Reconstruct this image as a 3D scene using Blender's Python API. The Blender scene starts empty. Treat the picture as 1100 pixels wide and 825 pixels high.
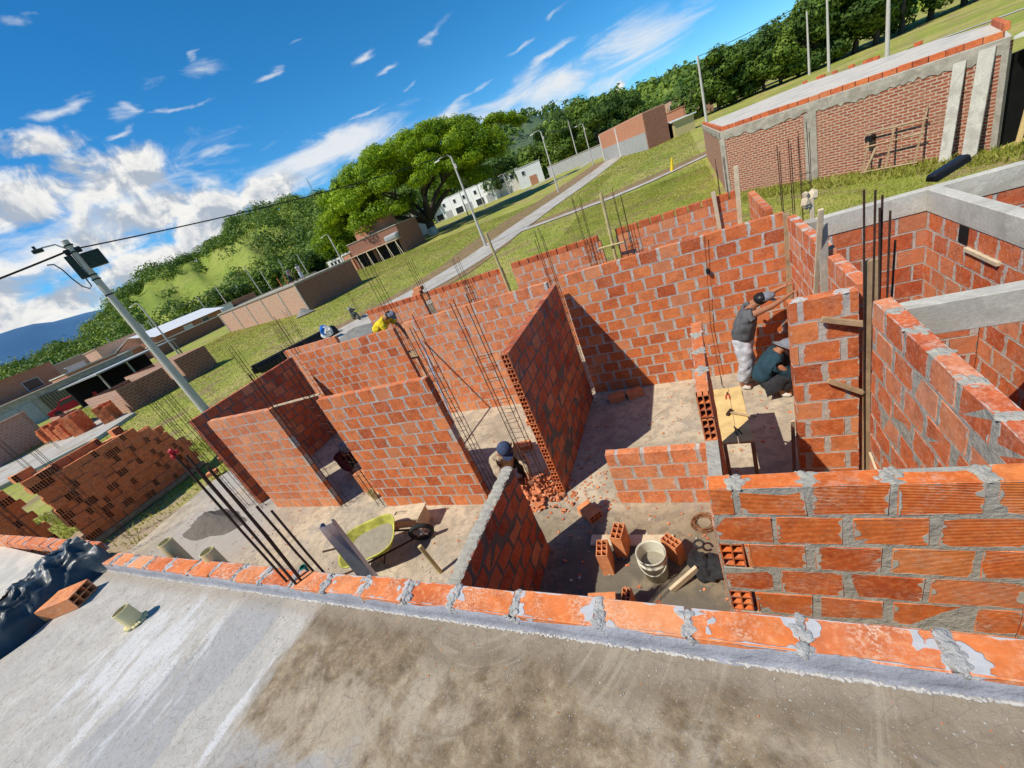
import bpy, math, random
import numpy as np
from mathutils import Vector, Matrix
random.seed(7); RNG = np.random.default_rng(11)
C = bpy.context.scene.collection
R = math.radians
scene = bpy.context.scene
# ------------------------------------------------------------------ helpers
def G(x, y):
    """height of the ground: level round the site, rising slowly with distance"""
    r = math.hypot(x, y)
    f = 1 + .5 * min(max((x / (r + 1e-9) + .35) / .35, 0), 1)
    return 5 * (1 - math.exp(-0.022 * max(0, r - 25) / 5)) * f

def tag(o, label=None, cat=None, group=None, kind=None):
    if label: o['label'] = label
    if cat: o['category'] = cat
    if group: o['group'] = group
    if kind: o['kind'] = kind
    return o

def thing(name, label, cat, loc=(0, 0, 0), rz=0, group=None):
    o = bpy.data.objects.new(name, None); C.objects.link(o)
    o.empty_display_size = .2
    o.location = loc; o.rotation_euler = (0, 0, rz)
    return tag(o, label, cat, group)

class MB:
    """collects faces for ONE mesh"""
    def __init__(s): s.v = []; s.f = []; s.m = []; s.uv = []
    def face(s, idx, m=0, uv=None):
        s.f.append(tuple(idx)); s.m.append(m)
        s.uv.extend(uv if uv else [(.5, .5)] * len(idx))
    def box(s, x0, x1, y0, y1, z0, z1, m=0, bev=0, jit=0, M=None, uv=True):
        rj = lambda: random.uniform(-jit, jit) if jit else 0
        cs = {}
        X = (x0, x1); Y = (y0, y1); Z = (z0, z1); n = len(s.v)
        if bev == 0:
            for i in (0, 1):
                for j in (0, 1):
                    for k in (0, 1):
                        p = Vector((X[i] + rj(), Y[j] + rj(), Z[k] + rj()))
                        s.v.append(M @ p if M else p)
            I = lambda i, j, k, a: n + i * 4 + j * 2 + k
        else:
            for i in (0, 1):
                for j in (0, 1):
                    for k in (0, 1):
                        c = Vector((X[i] + rj(), Y[j] + rj(), Z[k] + rj()))
                        sg = Vector((1 - 2 * i, 1 - 2 * j, 1 - 2 * k)) * bev
                        for a in range(3):
                            p = c + Vector([0 if q == a else sg[q] for q in range(3)])
                            s.v.append(M @ p if M else p)
            I = lambda i, j, k, a: n + (i * 4 + j * 2 + k) * 3 + a
        U = [(0, 0), (1, 0), (1, 1), (0, 1)]
        s.face([I(0,1,0,0), I(0,0,0,0), I(0,0,1,0), I(0,1,1,0)], m, U)
        s.face([I(1,0,0,0), I(1,1,0,0), I(1,1,1,0), I(1,0,1,0)], m, U)
        s.face([I(0,0,0,1), I(1,0,0,1), I(1,0,1,1), I(0,0,1,1)], m, U)
        s.face([I(1,1,0,1), I(0,1,0,1), I(0,1,1,1), I(1,1,1,1)], m, U)
        s.face([I(0,1,0,2), I(1,1,0,2), I(1,0,0,2), I(0,0,0,2)], m, U)
        s.face([I(0,0,1,2), I(1,0,1,2), I(1,1,1,2), I(0,1,1,2)], m, U)
        if bev:
            E0 = [(.5, .5)] * 4
            for j in (0, 1):
                for k in (0, 1): s.face([I(0,j,k,1), I(1,j,k,1), I(1,j,k,2), I(0,j,k,2)], m, E0)
            for i in (0, 1):
                for k in (0, 1): s.face([I(i,0,k,0), I(i,1,k,0), I(i,1,k,2), I(i,0,k,2)], m, E0)
                for j in (0, 1): s.face([I(i,j,0,0), I(i,j,1,0), I(i,j,1,1), I(i,j,0,1)], m, E0)
                for j in (0, 1):
                    for k in (0, 1): s.face([I(i,j,k,0), I(i,j,k,1), I(i,j,k,2)], m, E0[:3])
    def tube(s, pts, r, seg=8, m=0, cap=True):
        pts = [Vector(p) for p in pts]
        rs = r if isinstance(r, (list, tuple)) else [r] * len(pts)
        rings = []
        for i, p in enumerate(pts):
            d = (pts[min(i + 1, len(pts) - 1)] - pts[max(i - 1, 0)]).normalized()
            a = d.cross(Vector((0, 0, 1)))
            if a.length < .05: a = d.cross(Vector((1, 0, 0)))
            a.normalize(); b = d.cross(a)
            n = len(s.v)
            for k in range(seg):
                t = 2 * math.pi * k / seg
                s.v.append(p + (a * math.cos(t) + b * math.sin(t)) * rs[i])
            rings.append(n)
        for a, b in zip(rings, rings[1:]):
            for k in range(seg):
                s.face([a + k, b + k, b + (k + 1) % seg, a + (k + 1) % seg], m)
        if cap:
            s.face([rings[0] + k for k in range(seg)], m)
            s.face([rings[-1] + k for k in reversed(range(seg))], m)
    def lathe(s, prof, seg=24, m=0, M=None):
        rings = []
        for r, z in prof:
            n = len(s.v)
            for k in range(seg):
                t = 2 * math.pi * k / seg
                p = Vector((r * math.cos(t), r * math.sin(t), z)); s.v.append(M @ p if M else p)
            rings.append(n)
        for a, b in zip(rings, rings[1:]):
            for k in range(seg):
                s.face([a + k, a + (k + 1) % seg, b + (k + 1) % seg, b + k], m)
    def poly(s, pts, m=0):
        n = len(s.v); s.v.extend(Vector(p) for p in pts); s.face(range(n, n + len(pts)), m)
    def prism(s, pts, z0, z1, m=0, mtop=None):
        n = len(s.v); k = len(pts)
        s.v.extend(Vector((p[0], p[1], z0)) for p in pts); s.v.extend(Vector((p[0], p[1], z1)) for p in pts)
        for i in range(k): s.face([n + i, n + (i + 1) % k, n + k + (i + 1) % k, n + k + i], m)
        s.face([n + k + i for i in range(k)], m if mtop is None else mtop)
        s.face([n + i for i in reversed(range(k))], m)
    def blob(s, c, r, m=0, rough=.25, sub=1, M=None):
        import bmesh
        bm = bmesh.new(); bmesh.ops.create_icosphere(bm, subdivisions=sub, radius=1)
        n = len(s.v); c = Vector(c)
        for v in bm.verts:
            k = 1 + random.uniform(-rough, rough)
            p = Vector((v.co.x * r[0] * k, v.co.y * r[1] * k, v.co.z * r[2] * k))
            if M: p = M @ p
            s.v.append(c + p)
        for f in bm.faces: s.face([n + v.index for v in f.verts], m)
        bm.free()
    def build(s, name, mats, parent=None, smooth=False, fix=True):
        me = bpy.data.meshes.new(name)
        me.from_pydata([tuple(v) for v in s.v], [], s.f)
        mats = mats if isinstance(mats, (list, tuple)) else [mats]
        for mt in mats: me.materials.append(mt)
        me.polygons.foreach_set('material_index', s.m)
        l = me.uv_layers.new(name='uv'); l.data.foreach_set('uv', [c for u in s.uv for c in u])
        if smooth: me.polygons.foreach_set('use_smooth', [True] * len(s.f))
        if fix:
            import bmesh
            bm = bmesh.new(); bm.from_mesh(me); bmesh.ops.recalc_face_normals(bm, faces=bm.faces); bm.to_mesh(me); bm.free()
        me.update()
        o = bpy.data.objects.new(name, me); C.objects.link(o)
        if parent: o.parent = parent
        return o

def quads_mesh(name, centers, normals, size, mat, parent=None, aspect=.6):
    """many leaf-sized quads in one mesh"""
    n = len(centers)
    nr = normals / (np.linalg.norm(normals, axis=1, keepdims=True) + 1e-9)
    rnd = RNG.normal(size=(n, 3)); a = np.cross(nr, rnd); a /= np.linalg.norm(a, axis=1, keepdims=True) + 1e-9
    b = np.cross(nr, a)
    sz = (size * RNG.uniform(.6, 1.3, size=n))[:, None]
    a = a * sz; b = b * sz * aspect
    v = np.stack([centers - a, centers - b * .9, centers + a, centers + b * .9], axis=1).reshape(-1, 3)
    me = bpy.data.meshes.new(name)
    me.vertices.add(4 * n); me.vertices.foreach_set('co', v.ravel().astype(np.float32))
    me.loops.add(4 * n); me.loops.foreach_set('vertex_index', np.arange(4 * n, dtype=np.int32))
    me.polygons.add(n); me.polygons.foreach_set('loop_start', np.arange(0, 4 * n, 4, dtype=np.int32))
    me.polygons.foreach_set('loop_total', np.full(n, 4, dtype=np.int32))
    me.materials.append(mat); me.update(); me.validate()
    o = bpy.data.objects.new(name, me); C.objects.link(o)
    if parent: o.parent = parent
    return o

def copy_tree(o, parent=None):
    c = o.copy(); C.objects.link(c)
    if parent: c.parent = parent
    for ch in list(o.children): copy_tree(ch, c)
    return c

# ------------------------------------------------------------------ materials
class NT:
    def __init__(s, name, world=False):
        if world:
            s.nt = world.node_tree; s.nt.nodes.clear()
        else:
            s.mat = bpy.data.materials.new(name); s.mat.use_nodes = True
            s.nt = s.mat.node_tree; s.nt.nodes.clear()
            s.out = s.nt.nodes.new('ShaderNodeOutputMaterial')
            s.bs = s.nt.nodes.new('ShaderNodeBsdfPrincipled')
            s.nt.links.new(s.bs.outputs[0], s.out.inputs[0])
            s.bs.inputs['Specular IOR Level'].default_value = .25
    def n(s, t, **kw):
        nd = s.nt.nodes.new(t)
        for k, v in kw.items(): setattr(nd, k, v)
        return nd
    def put(s, sock, v):
        if hasattr(v, 'is_output') or isinstance(v, bpy.types.NodeSocket): s.nt.links.new(v, sock)
        elif v is not None:
            if hasattr(sock.default_value, '__len__') and not hasattr(v, '__len__'): v = [v] * len(sock.default_value)
            if hasattr(sock.default_value, '__len__') and len(sock.default_value) == 4 and len(v) == 3: v = (*v, 1)
            sock.default_value = v
    def math(s, op, a, b=None, c=None, clamp=False):
        nd = s.n('ShaderNodeMath', operation=op, use_clamp=clamp); s.put(nd.inputs[0], a); s.put(nd.inputs[1], b)
        if c is not None: s.put(nd.inputs[2], c)
        return nd.outputs[0]
    def vmath(s, op, a, b=None, out=0):
        nd = s.n('ShaderNodeVectorMath', operation=op); s.put(nd.inputs[0], a)
        if b is not None: s.put(nd.inputs[1], b)
        return nd.outputs[out]
    def mix(s, f, a, b, bt='MIX'):
        nd = s.n('ShaderNodeMix', data_type='RGBA', blend_type=bt); s.put(nd.inputs[0], f); s.put(nd.inputs[6], a); s.put(nd.inputs[7], b)
        return nd.outputs[2]
    def noise(s, vec, scale, detail=4, rough=.55, dist=0, col=False):
        nd = s.n('ShaderNodeTexNoise'); s.put(nd.inputs['Vector'], vec)
        nd.inputs['Scale'].default_value = scale; nd.inputs['Detail'].default_value = detail
        nd.inputs['Roughness'].default_value = rough; nd.inputs['Distortion'].default_value = dist
        return nd.outputs[1 if col else 0]
    def ramp(s, v, lo, hi, a=0., b=1., smooth=True):
        nd = s.n('ShaderNodeMapRange'); nd.interpolation_type = 'SMOOTHSTEP' if smooth else 'LINEAR'
        s.put(nd.inputs[0], v); s.put(nd.inputs[1], lo); s.put(nd.inputs[2], hi); s.put(nd.inputs[3], a); s.put(nd.inputs[4], b)
        return nd.outputs[0]
    def cramp(s, v, stops):
        nd = s.n('ShaderNodeValToRGB'); e = nd.color_ramp.elements
        while len(e) < len(stops): e.new(.5)
        for el, (p, c) in zip(e, stops): el.position = p; el.color = (*c, 1)
        s.put(nd.inputs[0], v); return nd.outputs[0]
    def geo(s, k='Position'): 
        return s.n('ShaderNodeNewGeometry').outputs[k]
    def obj(s): return s.n('ShaderNodeTexCoord').outputs['Object']
    def sep(s, v): 
        nd = s.n('ShaderNodeSeparateXYZ'); s.put(nd.inputs[0], v); return nd.outputs
    def comb(s, x, y, z):
        nd = s.n('ShaderNodeCombineXYZ'); s.put(nd.inputs[0], x); s.put(nd.inputs[1], y); s.put(nd.inputs[2], z); return nd.outputs[0]
    def color(s, c): s.put(s.bs.inputs['Base Color'], c)
    def rough(s, c): s.put(s.bs.inputs['Roughness'], c)
    def bump(s, h, strength=.5, dist=.01, prev=None):
        nd = s.n('ShaderNodeBump'); s.put(nd.inputs['Height'], h); nd.inputs['Strength'].default_value = strength
        nd.inputs['Distance'].default_value = dist
        if prev is not None: s.put(nd.inputs['Normal'], prev)
        s.nt.links.new(nd.outputs[0], s.bs.inputs['Normal']); return nd.outputs[0]

def m_plain(name, col, rough=.6, metal=0, var=.15, scale=8, bump=.2, spec=None, bdist=.004):
    t = NT(name); p = t.obj(); f = t.noise(p, scale, 5, .6)
    a = tuple(c * (1 - var) for c in col); b = tuple(min(1, c * (1 + var)) for c in col)
    t.color(t.cramp(f, [(.3, a), (.7, b)])); t.rough(rough); t.bs.inputs['Metallic'].default_value = metal
    if spec is not None: t.bs.inputs['Specular IOR Level'].default_value = spec
    if bump: t.bump(t.noise(p, scale * 4, 4), bump, bdist)
    return t.mat

def m_brick(name, lo, mid, hi, smear=1., ribs=1., mortar=(.56, .51, .44), dust=.35, ribdir='z', wet=0):
    """one fired clay block per mesh island, mortar smeared over its edges"""
    t = NT(name); P = t.geo(); rnd = t.geo('Random Per Island')
    x, y, z = t.sep(P)
    base = t.cramp(rnd, [(0, lo), (.35, mid), (.75, mid), (1, hi)])
    mott = t.noise(P, 9, 5, .65)
    base = t.mix(t.ramp(mott, .35, .75), base, t.mix(1, base, (.62, .55, .55), 'MULTIPLY'))
    base = t.mix(t.ramp(t.math('FRACT', t.math('MULTIPLY', rnd, 7.13)), .84, .9, 0, .30), base, (.78, .40, .20))
    base = t.mix(t.ramp(t.noise(P, 38, 3, .6), .45, .8, 0, .45), base, (min(1, hi[0] * 1.15), hi[1] * 1.6, hi[2] * 2.2))
    u, v, _ = t.sep(t.n('ShaderNodeUVMap').outputs[0])
    du = t.math('MULTIPLY', t.math('MINIMUM', u, t.math('SUBTRACT', 1, u)), .30)
    dv = t.math('MULTIPLY', t.math('MINIMUM', v, t.math('SUBTRACT', 1, v)), .19)
    nz = t.noise(P, 16, 1.5, .5, .3)
    nz2 = t.noise(P, 45, 3, .6)
    th_u = t.math('ADD', t.ramp(nz, .46, .78, -.003, .05 * smear, False), t.math('MULTIPLY', nz2, .004))
    th_v = t.math('ADD', t.ramp(nz, .45, .85, -.003, .012 * smear, False), t.math('MULTIPLY', nz2, .003))
    mask = t.math('MAXIMUM', t.ramp(t.math('SUBTRACT', du, th_u), -.002, .004, 1, 0), t.ramp(t.math('SUBTRACT', dv, th_v), -.002, .004, 1, 0))
    dn = t.ramp(t.noise(P, 4.5, 3, .6, .4), .42, .68, 0, dust)
    streak = t.noise(t.vmath('MULTIPLY', P, (22, 22, 130)) if ribdir == 'z' else t.vmath('MULTIPLY', P, (90, 90, 90)), 1, 4, .7)
    dn2 = t.math('MULTIPLY', dn, t.ramp(streak, .46, .60))
    c = t.mix(dn2, base, (.76, .50, .34))
    mcol = t.mix(t.noise(P, 25, 4), tuple(q * .72 for q in mortar), tuple(min(1, q * 1.25) for q in mortar))
    c = t.mix(mask, c, mcol)
    t.color(c); t.rough(.8)
    # extruded grooves along the block
    gv = t.math('SINE', t.math('MULTIPLY', z, 2 * math.pi / .0095))
    gr = t.math('MULTIPLY', gv, t.math('SUBTRACT', 1, mask))
    b = t.bump(gr, .32 * ribs, .0012)
    b = t.bump(t.noise(P, 50, 4, .7), .5, .003, b)
    t.bump(mask, .7, .003, b)
    return t.mat

def m_concrete(name, col, var=.25, scale=2., bump=.5, spots=None, rough=.9, fine=1.):
    t = NT(name); P = t.geo()
    f = t.noise(P, scale, 7, .62, .3)
    a = tuple(c * (1 - var) for c in col); b = tuple(min(1, c * (1 + var)) for c in col)
    c = t.cramp(f, [(.3, a), (.52, col), (.72, b)])
    f2 = t.noise(P, scale * 11, 5, .7)
    c = t.mix(t.ramp(f2, .35, .7, .0, .55), c, tuple(q * .62 for q in col))
    if spots: c = t.mix(t.ramp(t.noise(P, scale * .6, 5, .6, .8), .5, .62, 0, .8), c, spots)
    t.color(c); t.rough(rough)
    b1 = t.bump(f, bump, .02); t.bump(t.noise(P, 70 * fine, 4, .7), bump, .004, b1)
    return t.mat

def m_wallbrick(name, brick, brick2, mortar, bw=.4, bh=.2, ms=.02, patch=None, rough=.9, dirt=.4):
    """far-off masonry: coursed bricks in the material, mapped on the object's own axes"""
    t = NT(name); tc = t.obj(); x, y, z = t.sep(tc)
    n = t.n('ShaderNodeVectorTransform', vector_type='NORMAL', convert_from='WORLD', convert_to='OBJECT')
    t.put(n.inputs[0], t.geo('Normal')); nx, ny, nzz = t.sep(n.outputs[0])
    sel = t.math('GREATER_THAN', t.math('ABSOLUTE', nx), t.math('ABSOLUTE', ny))
    u = t.math('ADD', t.math('MULTIPLY', y, sel), t.math('MULTIPLY', x, t.math('SUBTRACT', 1, sel)))
    w = t.noise(tc, 5, 4, .7); w2 = t.math('MULTIPLY', t.math('SUBTRACT', w, .5), .05)
    vec = t.comb(t.math('ADD', u, w2), t.math('ADD', z, w2), 0)
    bt = t.n('ShaderNodeTexBrick'); t.put(bt.inputs['Vector'], vec)
    for k, v in (('Scale', 1), ('Mortar Size', ms), ('Mortar Smooth', .3), ('Brick Width', bw), ('Row Height', bh), ('Bias', 0)): bt.inputs[k].default_value = v
    t.put(bt.inputs['Color1'], brick); t.put(bt.inputs['Color2'], brick2); t.put(bt.inputs['Mortar'], mortar)
    c = bt.outputs[0]
    big = t.noise(tc, .8, 5, .65)
    c = t.mix(t.ramp(big, .45, .75, 0, dirt), c, patch or tuple(q * .8 for q in mortar))
    c = t.mix(t.ramp(t.noise(tc, 12, 4, .6), .35, .7, 0, .45), c, tuple(q * .5 for q in brick))
    t.color(c); t.rough(rough)
    b = t.bump(bt.outputs['Fac'], -.6, .015); t.bump(t.noise(tc, 40, 3), .4, .006, b)
    return t.mat

def m_leaf(name, dark, mid, light, scale=.35, trans=.35):
    t = NT(name); P = t.geo(); rnd = t.geo('Random Per Island')
    f = t.noise(P, scale, 3, .6)
    v = t.math('ADD', t.math('MULTIPLY', f, .75), t.math('MULTIPLY', rnd, .3))
    c = t.cramp(v, [(.3, dark), (.52, mid), (.75, light)])
    t.color(c); t.rough(.6); t.bs.inputs['Specular IOR Level'].default_value = .2
    tr = t.n('ShaderNodeBsdfTranslucent'); t.put(tr.inputs[0], t.mix(.5, c, (light[0] * 1.2, light[1] * 1.2, light[2] * .6)))
    ms = t.n('ShaderNodeMixShader'); ms.inputs[0].default_value = trans
    t.nt.links.new(t.bs.outputs[0], ms.inputs[1]); t.nt.links.new(tr.outputs[0], ms.inputs[2]); t.nt.links.new(ms.outputs[0], t.out.inputs[0])
    return t.mat

M = {}
OR = ((.48, .095, .028), (.70, .175, .048), (.80, .26, .085))
M['brick'] = m_brick('clay_block', *OR, smear=.38, dust=.28)
M['brick_near'] = m_brick('clay_block_near', (.56, .10, .022), (.76, .175, .036), (.84, .26, .065), smear=.75, ribs=3.2, dust=.6, mortar=(.46, .43, .35))
M['brick_rw'] = m_brick('clay_block_right', (.54, .095, .028), (.72, .17, .048), (.80, .32, .16), smear=.55, ribs=1., dust=.55)
M['brick_pale'] = m_brick('clay_block_dusty', (.62, .17, .06), (.75, .235, .085), (.83, .34, .15), smear=.4, dust=.4)
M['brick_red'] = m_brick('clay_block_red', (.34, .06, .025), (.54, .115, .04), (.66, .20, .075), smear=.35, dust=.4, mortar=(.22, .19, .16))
M['brick_parapet'] = m_brick('clay_block_parapet', (.66, .14, .036), (.78, .21, .055), (.84, .31, .11), smear=1.5, ribs=.0, dust=.9, mortar=(.52, .50, .48), ribdir='n')
M['brick_loose'] = m_brick('clay_block_loose', (.50, .09, .026), (.64, .14, .04), (.74, .23, .07), smear=0., ribs=1.2, dust=.25)
M['brick_stack'] = m_brick('clay_block_stacked', (.56, .11, .035), (.76, .22, .06), (.85, .36, .15), smear=0., ribs=1, dust=.25)
M['mortar'] = m_concrete('mortar', (.56, .50, .43), .2, 9, .9, fine=1)
M['mortar_grey'] = m_concrete('mortar_grey', (.45, .42, .345), .22, 14, 1., fine=.7)
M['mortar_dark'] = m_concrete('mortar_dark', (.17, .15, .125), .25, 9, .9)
M['plaster'] = m_concrete('plaster_fillet', (.33, .325, .345), .25, 9, .9)
M['beam'] = m_concrete('beam_concrete', (.60, .555, .46), .16, 3, .6, spots=(.42, .38, .31))
M['column'] = m_concrete('column_concrete', (.44, .39, .31), .25, 4, .8, spots=(.30, .26, .20))
M['roof_pale'] = m_concrete('pale_roof_screed', (.66, .59, .48), .12, 1.2, .4, spots=(.46, .43, .37))
M['steel_dark'] = m_plain('rebar_steel', (.075, .04, .028), .7, .4, .4, 30, .6)
M['timber'] = m_plain('weathered_timber', (.40, .27, .15), .8, 0, .3, 7, .6)
M['timber_pale'] = m_plain('pale_timber', (.62, .50, .33), .8, 0, .2, 7, .5)
M['timber_yellow'] = m_plain('yellow_plank', (.72, .50, .20), .75, 0, .2, 6, .5)
M['bamboo'] = m_plain('bamboo', (.55, .44, .20), .5, 0, .2, 10, .3)
M['pvc'] = m_plain('pvc_cream', (.72, .60, .30), .35, 0, .12, 12, .1)
M['green'] = m_plain('green_plastic', (.02, .22, .14), .4, 0, .1, 12, .1)
M['galv'] = m_plain('galvanised', (.50, .52, .54), .35, .75, .15, 14, .2)
M['lamp_pole'] = m_plain('pole_concrete', (.54, .50, .43), .8, 0, .12, 3, .3)
M['black'] = m_plain('black_plastic', (.015, .015, .017), .4, 0, .2, 8, .2)
M['dark_metal'] = m_plain('dark_green_metal', (.03, .045, .04), .5, .3, .2, 6, .2)
M['white'] = m_plain('white_paint', (.80, .79, .76), .6, 0, .06, 1.2, .1)
M['offwhite'] = m_plain('aged_white', (.66, .63, .56), .7, 0, .15, 1.5, .2)
M['glass_dark'] = m_plain('dark_window', (.03, .035, .04), .15, 0, .3, 2, 0, spec=.6)
M['hole'] = m_plain('inside_shade', (.012, .011, .010), .9, 0, .3, 3, 0)  # near-black paint standing in for the shade inside openings and block cells
M['red'] = m_plain('red_plastic', (.55, .02, .025), .45, 0, .2, 12, .2)
M['navy'] = m_plain('dull_navy_cloth', (.05, .07, .13), .9, 0, .4, 25, .5)
M['maroon'] = m_plain('maroon_cloth', (.12, .025, .022), .9, 0, .3, 14, .5)
M['blue'] = m_plain('blue_cloth', (.03, .16, .50), .8, 0, .2, 12, .3)
M['yellowgreen'] = m_plain('yellow_green_paint', (.44, .43, .08), .7, 0, .45, 7, .4)
M['bucket'] = m_plain('bucket_plastic', (.66, .63, .50), .4, 0, .12, 10, .2)
M['wet_cement'] = m_concrete('wet_cement', (.34, .30, .22), .2, 12, .9)
M['sand'] = m_concrete('grey_sand', (.27, .255, .22), .2, 4, .8)
M['rubber'] = m_plain('tyre_rubber', (.03, .03, .03), .8, 0, .2, 10, .3)
M['skin'] = m_plain('skin', (.36, .16, .085), .55, 0, .1, 20, .1)
M['grey_shirt'] = m_plain('grey_cloth', (.11, .115, .12), .9, 0, .25, 14, .5, bdist=.01)
M['dirty_jeans'] = m_plain('pale_stained_jeans', (.52, .53, .55), .9, 0, .3, 9, .6, bdist=.01)
M['teal_shirt'] = m_plain('dark_teal_cloth', (.022, .055, .075), .9, 0, .3, 8, .6, bdist=.012)
M['dark_trousers'] = m_plain('dark_cloth', (.03, .03, .033), .9, 0, .3, 12, .5)
M['cap_grey'] = m_plain('grey_felt', (.20, .22, .25), .9, 0, .2, 20, .4)
M['tan_shirt'] = m_plain('tan_cloth', (.46, .36, .24), .9, 0, .25, 14, .5)
M['yellow_shirt'] = m_plain('yellow_cloth', (.75, .55, .02), .85, 0, .15, 12, .4)
M['copper'] = m_plain('wire_copper', (.32, .15, .07), .5, .5, .3, 30, .3)
M['canvas_black'] = m_plain('black_canvas', (.028, .028, .03), .85, 0, .4, 14, .6)
M['tarp'] = m_plain('dark_grey_tarp', (.040, .052, .058), .42, 0, .4, 5, .4, spec=.5, bdist=.01)
M['bark'] = m_plain('bark', (.10, .075, .055), .9, 0, .35, 3, .8, bdist=.05)
M['whitewash'] = m_plain('whitewashed_bark', (.62, .60, .55), .9, 0, .15, 3, .5)
M['leaf_rain'] = m_leaf('leaves_rain_tree', (.045, .09, .008), (.19, .30, .012), (.42, .54, .025), .22, .30)
M['leaf_dark'] = m_leaf('leaves_dark', (.022, .050, .012), (.065, .12, .020), (.14, .21, .032), .12, .2)
M['leaf_mid'] = m_leaf('leaves_mid', (.045, .085, .014), (.12, .19, .022), (.23, .31, .04), .10, .2)
M['leaf_hill'] = m_leaf('leaves_hill', (.035, .080, .018), (.11, .18, .025), (.27, .34, .045), .03, .15)
M['grass_blade'] = m_leaf('grass_blades', (.19, .22, .03), (.31, .33, .05), (.48, .44, .13), .5, .35)
# masonry further off
M['mas_neigh'] = m_wallbrick('masonry_red_cream', (.42, .11, .055), (.27, .065, .038), (.54, .42, .29), .27, .095, .022, dirt=.7, patch=(.44, .25, .16))
M['mas_pale_lit'] = m_wallbrick('masonry_pale_lit', (.64, .33, .20), (.56, .26, .15), (.58, .49, .38), .38, .2, .03, dirt=.5)  # pale masonry, also painted on walls that catch the sun
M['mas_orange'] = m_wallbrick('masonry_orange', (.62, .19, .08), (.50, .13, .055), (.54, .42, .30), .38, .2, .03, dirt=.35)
M['mas_brown_shade'] = m_wallbrick('masonry_brown_shade', (.36, .115, .06), (.28, .085, .045), (.34, .25, .18), .38, .2, .03, dirt=.3)  # brown masonry, also painted on walls lying in shade
M['block_grey'] = m_wallbrick('masonry_grey_render', (.46, .46, .44), (.40, .40, .39), (.33, .33, .31), .4, .2, .02, dirt=.4)

# ------------------------------------------------------------------ camera
cam = bpy.data.cameras.new('camera'); co = bpy.data.objects.new('camera', cam); C.objects.link(co)
yaw, pitch, roll = -0.52291514, 0.42920238, -0.40293671
f = Vector((math.sin(yaw) * math.cos(pitch), math.cos(yaw) * math.cos(pitch), -math.sin(pitch)))
r = Vector((math.cos(yaw), -math.sin(yaw), 0)); u = r.cross(f)
r2 = math.cos(roll) * r + math.sin(roll) * u; u2 = -math.sin(roll) * r + math.cos(roll) * u
co.matrix_world = Matrix(((r2.x, u2.x, -f.x, 0), (r2.y, u2.y, -f.y, 0), (r2.z, u2.z, -f.z, 4.2), (0, 0, 0, 1)))
cam.sensor_width = 36; cam.lens = 433.288 / 1100 * 36; cam.clip_start = .05; cam.clip_end = 12000
scene.camera = co

# ------------------------------------------------------------------ light and sky
sun_to = Vector((1.18, 1.384, -2.43)).normalized()
sl = bpy.data.lights.new('sun', 'SUN'); sl.energy = 4.8; sl.angle = R(.5); sl.color = (1, .94, .84)
so = bpy.data.objects.new('sun', sl); C.objects.link(so); so.rotation_euler = sun_to.to_track_quat('-Z', 'Y').to_euler()
w = bpy.data.worlds.new('World'); scene.world = w; w.use_nodes = True; w.cycles.sampling_method = 'NONE'
t = NT('', w)
sky = t.n('ShaderNodeTexSky', sky_type='NISHITA'); sky.sun_disc = False
sky.sun_elevation = R(53.2); sky.sun_rotation = R(220.5); sky.altitude = 900; sky.air_density = 1.; sky.dust_density = .1; sky.ozone_density = 2.5
hs = t.n('ShaderNodeHueSaturation'); hs.inputs['Saturation'].default_value = 1.30; hs.inputs['Value'].default_value = 1.30; hs.inputs['Hue'].default_value = .492
t.put(hs.inputs['Color'], sky.outputs[0])
D = t.vmath('NORMALIZE', t.n('ShaderNodeTexCoord').outputs['Generated'])
dx, dy, dz = t.sep(D)
az = t.math('MULTIPLY', t.math('ARCTAN2', dx, dy), 57.2958); el = t.math('MULTIPLY', t.math('ARCSINE', dz), 57.2958)
va = t.comb(t.math('MULTIPLY', az, .1), t.math('MULTIPLY', el, .1), 0)
vs = t.comb(t.math('MULTIPLY', t.math('ADD', az, t.math('MULTIPLY', el, .5)), .045), t.math('MULTIPLY', t.math('SUBTRACT', el, t.math('MULTIPLY', az, .04)), .17), 0)
wn1 = t.noise(t.comb(t.math('MULTIPLY', az, .16), t.math('MULTIPLY', el, .30), 0), 1.0, 4, .55); wn2 = t.noise(t.comb(t.math('MULTIPLY', az, .14), t.math('MULTIPLY', el, .30), 5.0), 1.0, 4, .55)
az = t.math('ADD', az, t.math('MULTIPLY', t.math('SUBTRACT', wn1, .5), 9)); el = t.math('ADD', el, t.math('MULTIPLY', t.math('SUBTRACT', wn2, .5), 2.6))
def blobm(a0, e0, sa, se, tilt=0., amp=1.):
    """soft elliptical cloud region, centre and size in degrees"""
    c, s_ = math.cos(R(tilt)), math.sin(R(tilt))
    da = t.math('SUBTRACT', az, a0); de = t.math('SUBTRACT', el, e0)
    p = t.math('ADD', t.math('MULTIPLY', da, c / sa), t.math('MULTIPLY', de, s_ / sa))
    q = t.math('ADD', t.math('MULTIPLY', da, -s_ / se), t.math('MULTIPLY', de, c / se))
    g = t.math('EXPONENT', t.math('MULTIPLY', t.math('ADD', t.math('MULTIPLY', p, p), t.math('MULTIPLY', q, q)), -1))
    return t.math('MULTIPLY', g, amp)
def total(ms):
    a = ms[0]
    for b in ms[1:]: a = t.math('MAXIMUM', a, b)
    return a
n_c = t.noise(va, 2.6, 8, .60, .5); n_s = t.noise(vs, 2.2, 8, .62, .9); n_f = t.noise(va, 7, 6, .65, .4)
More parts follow.
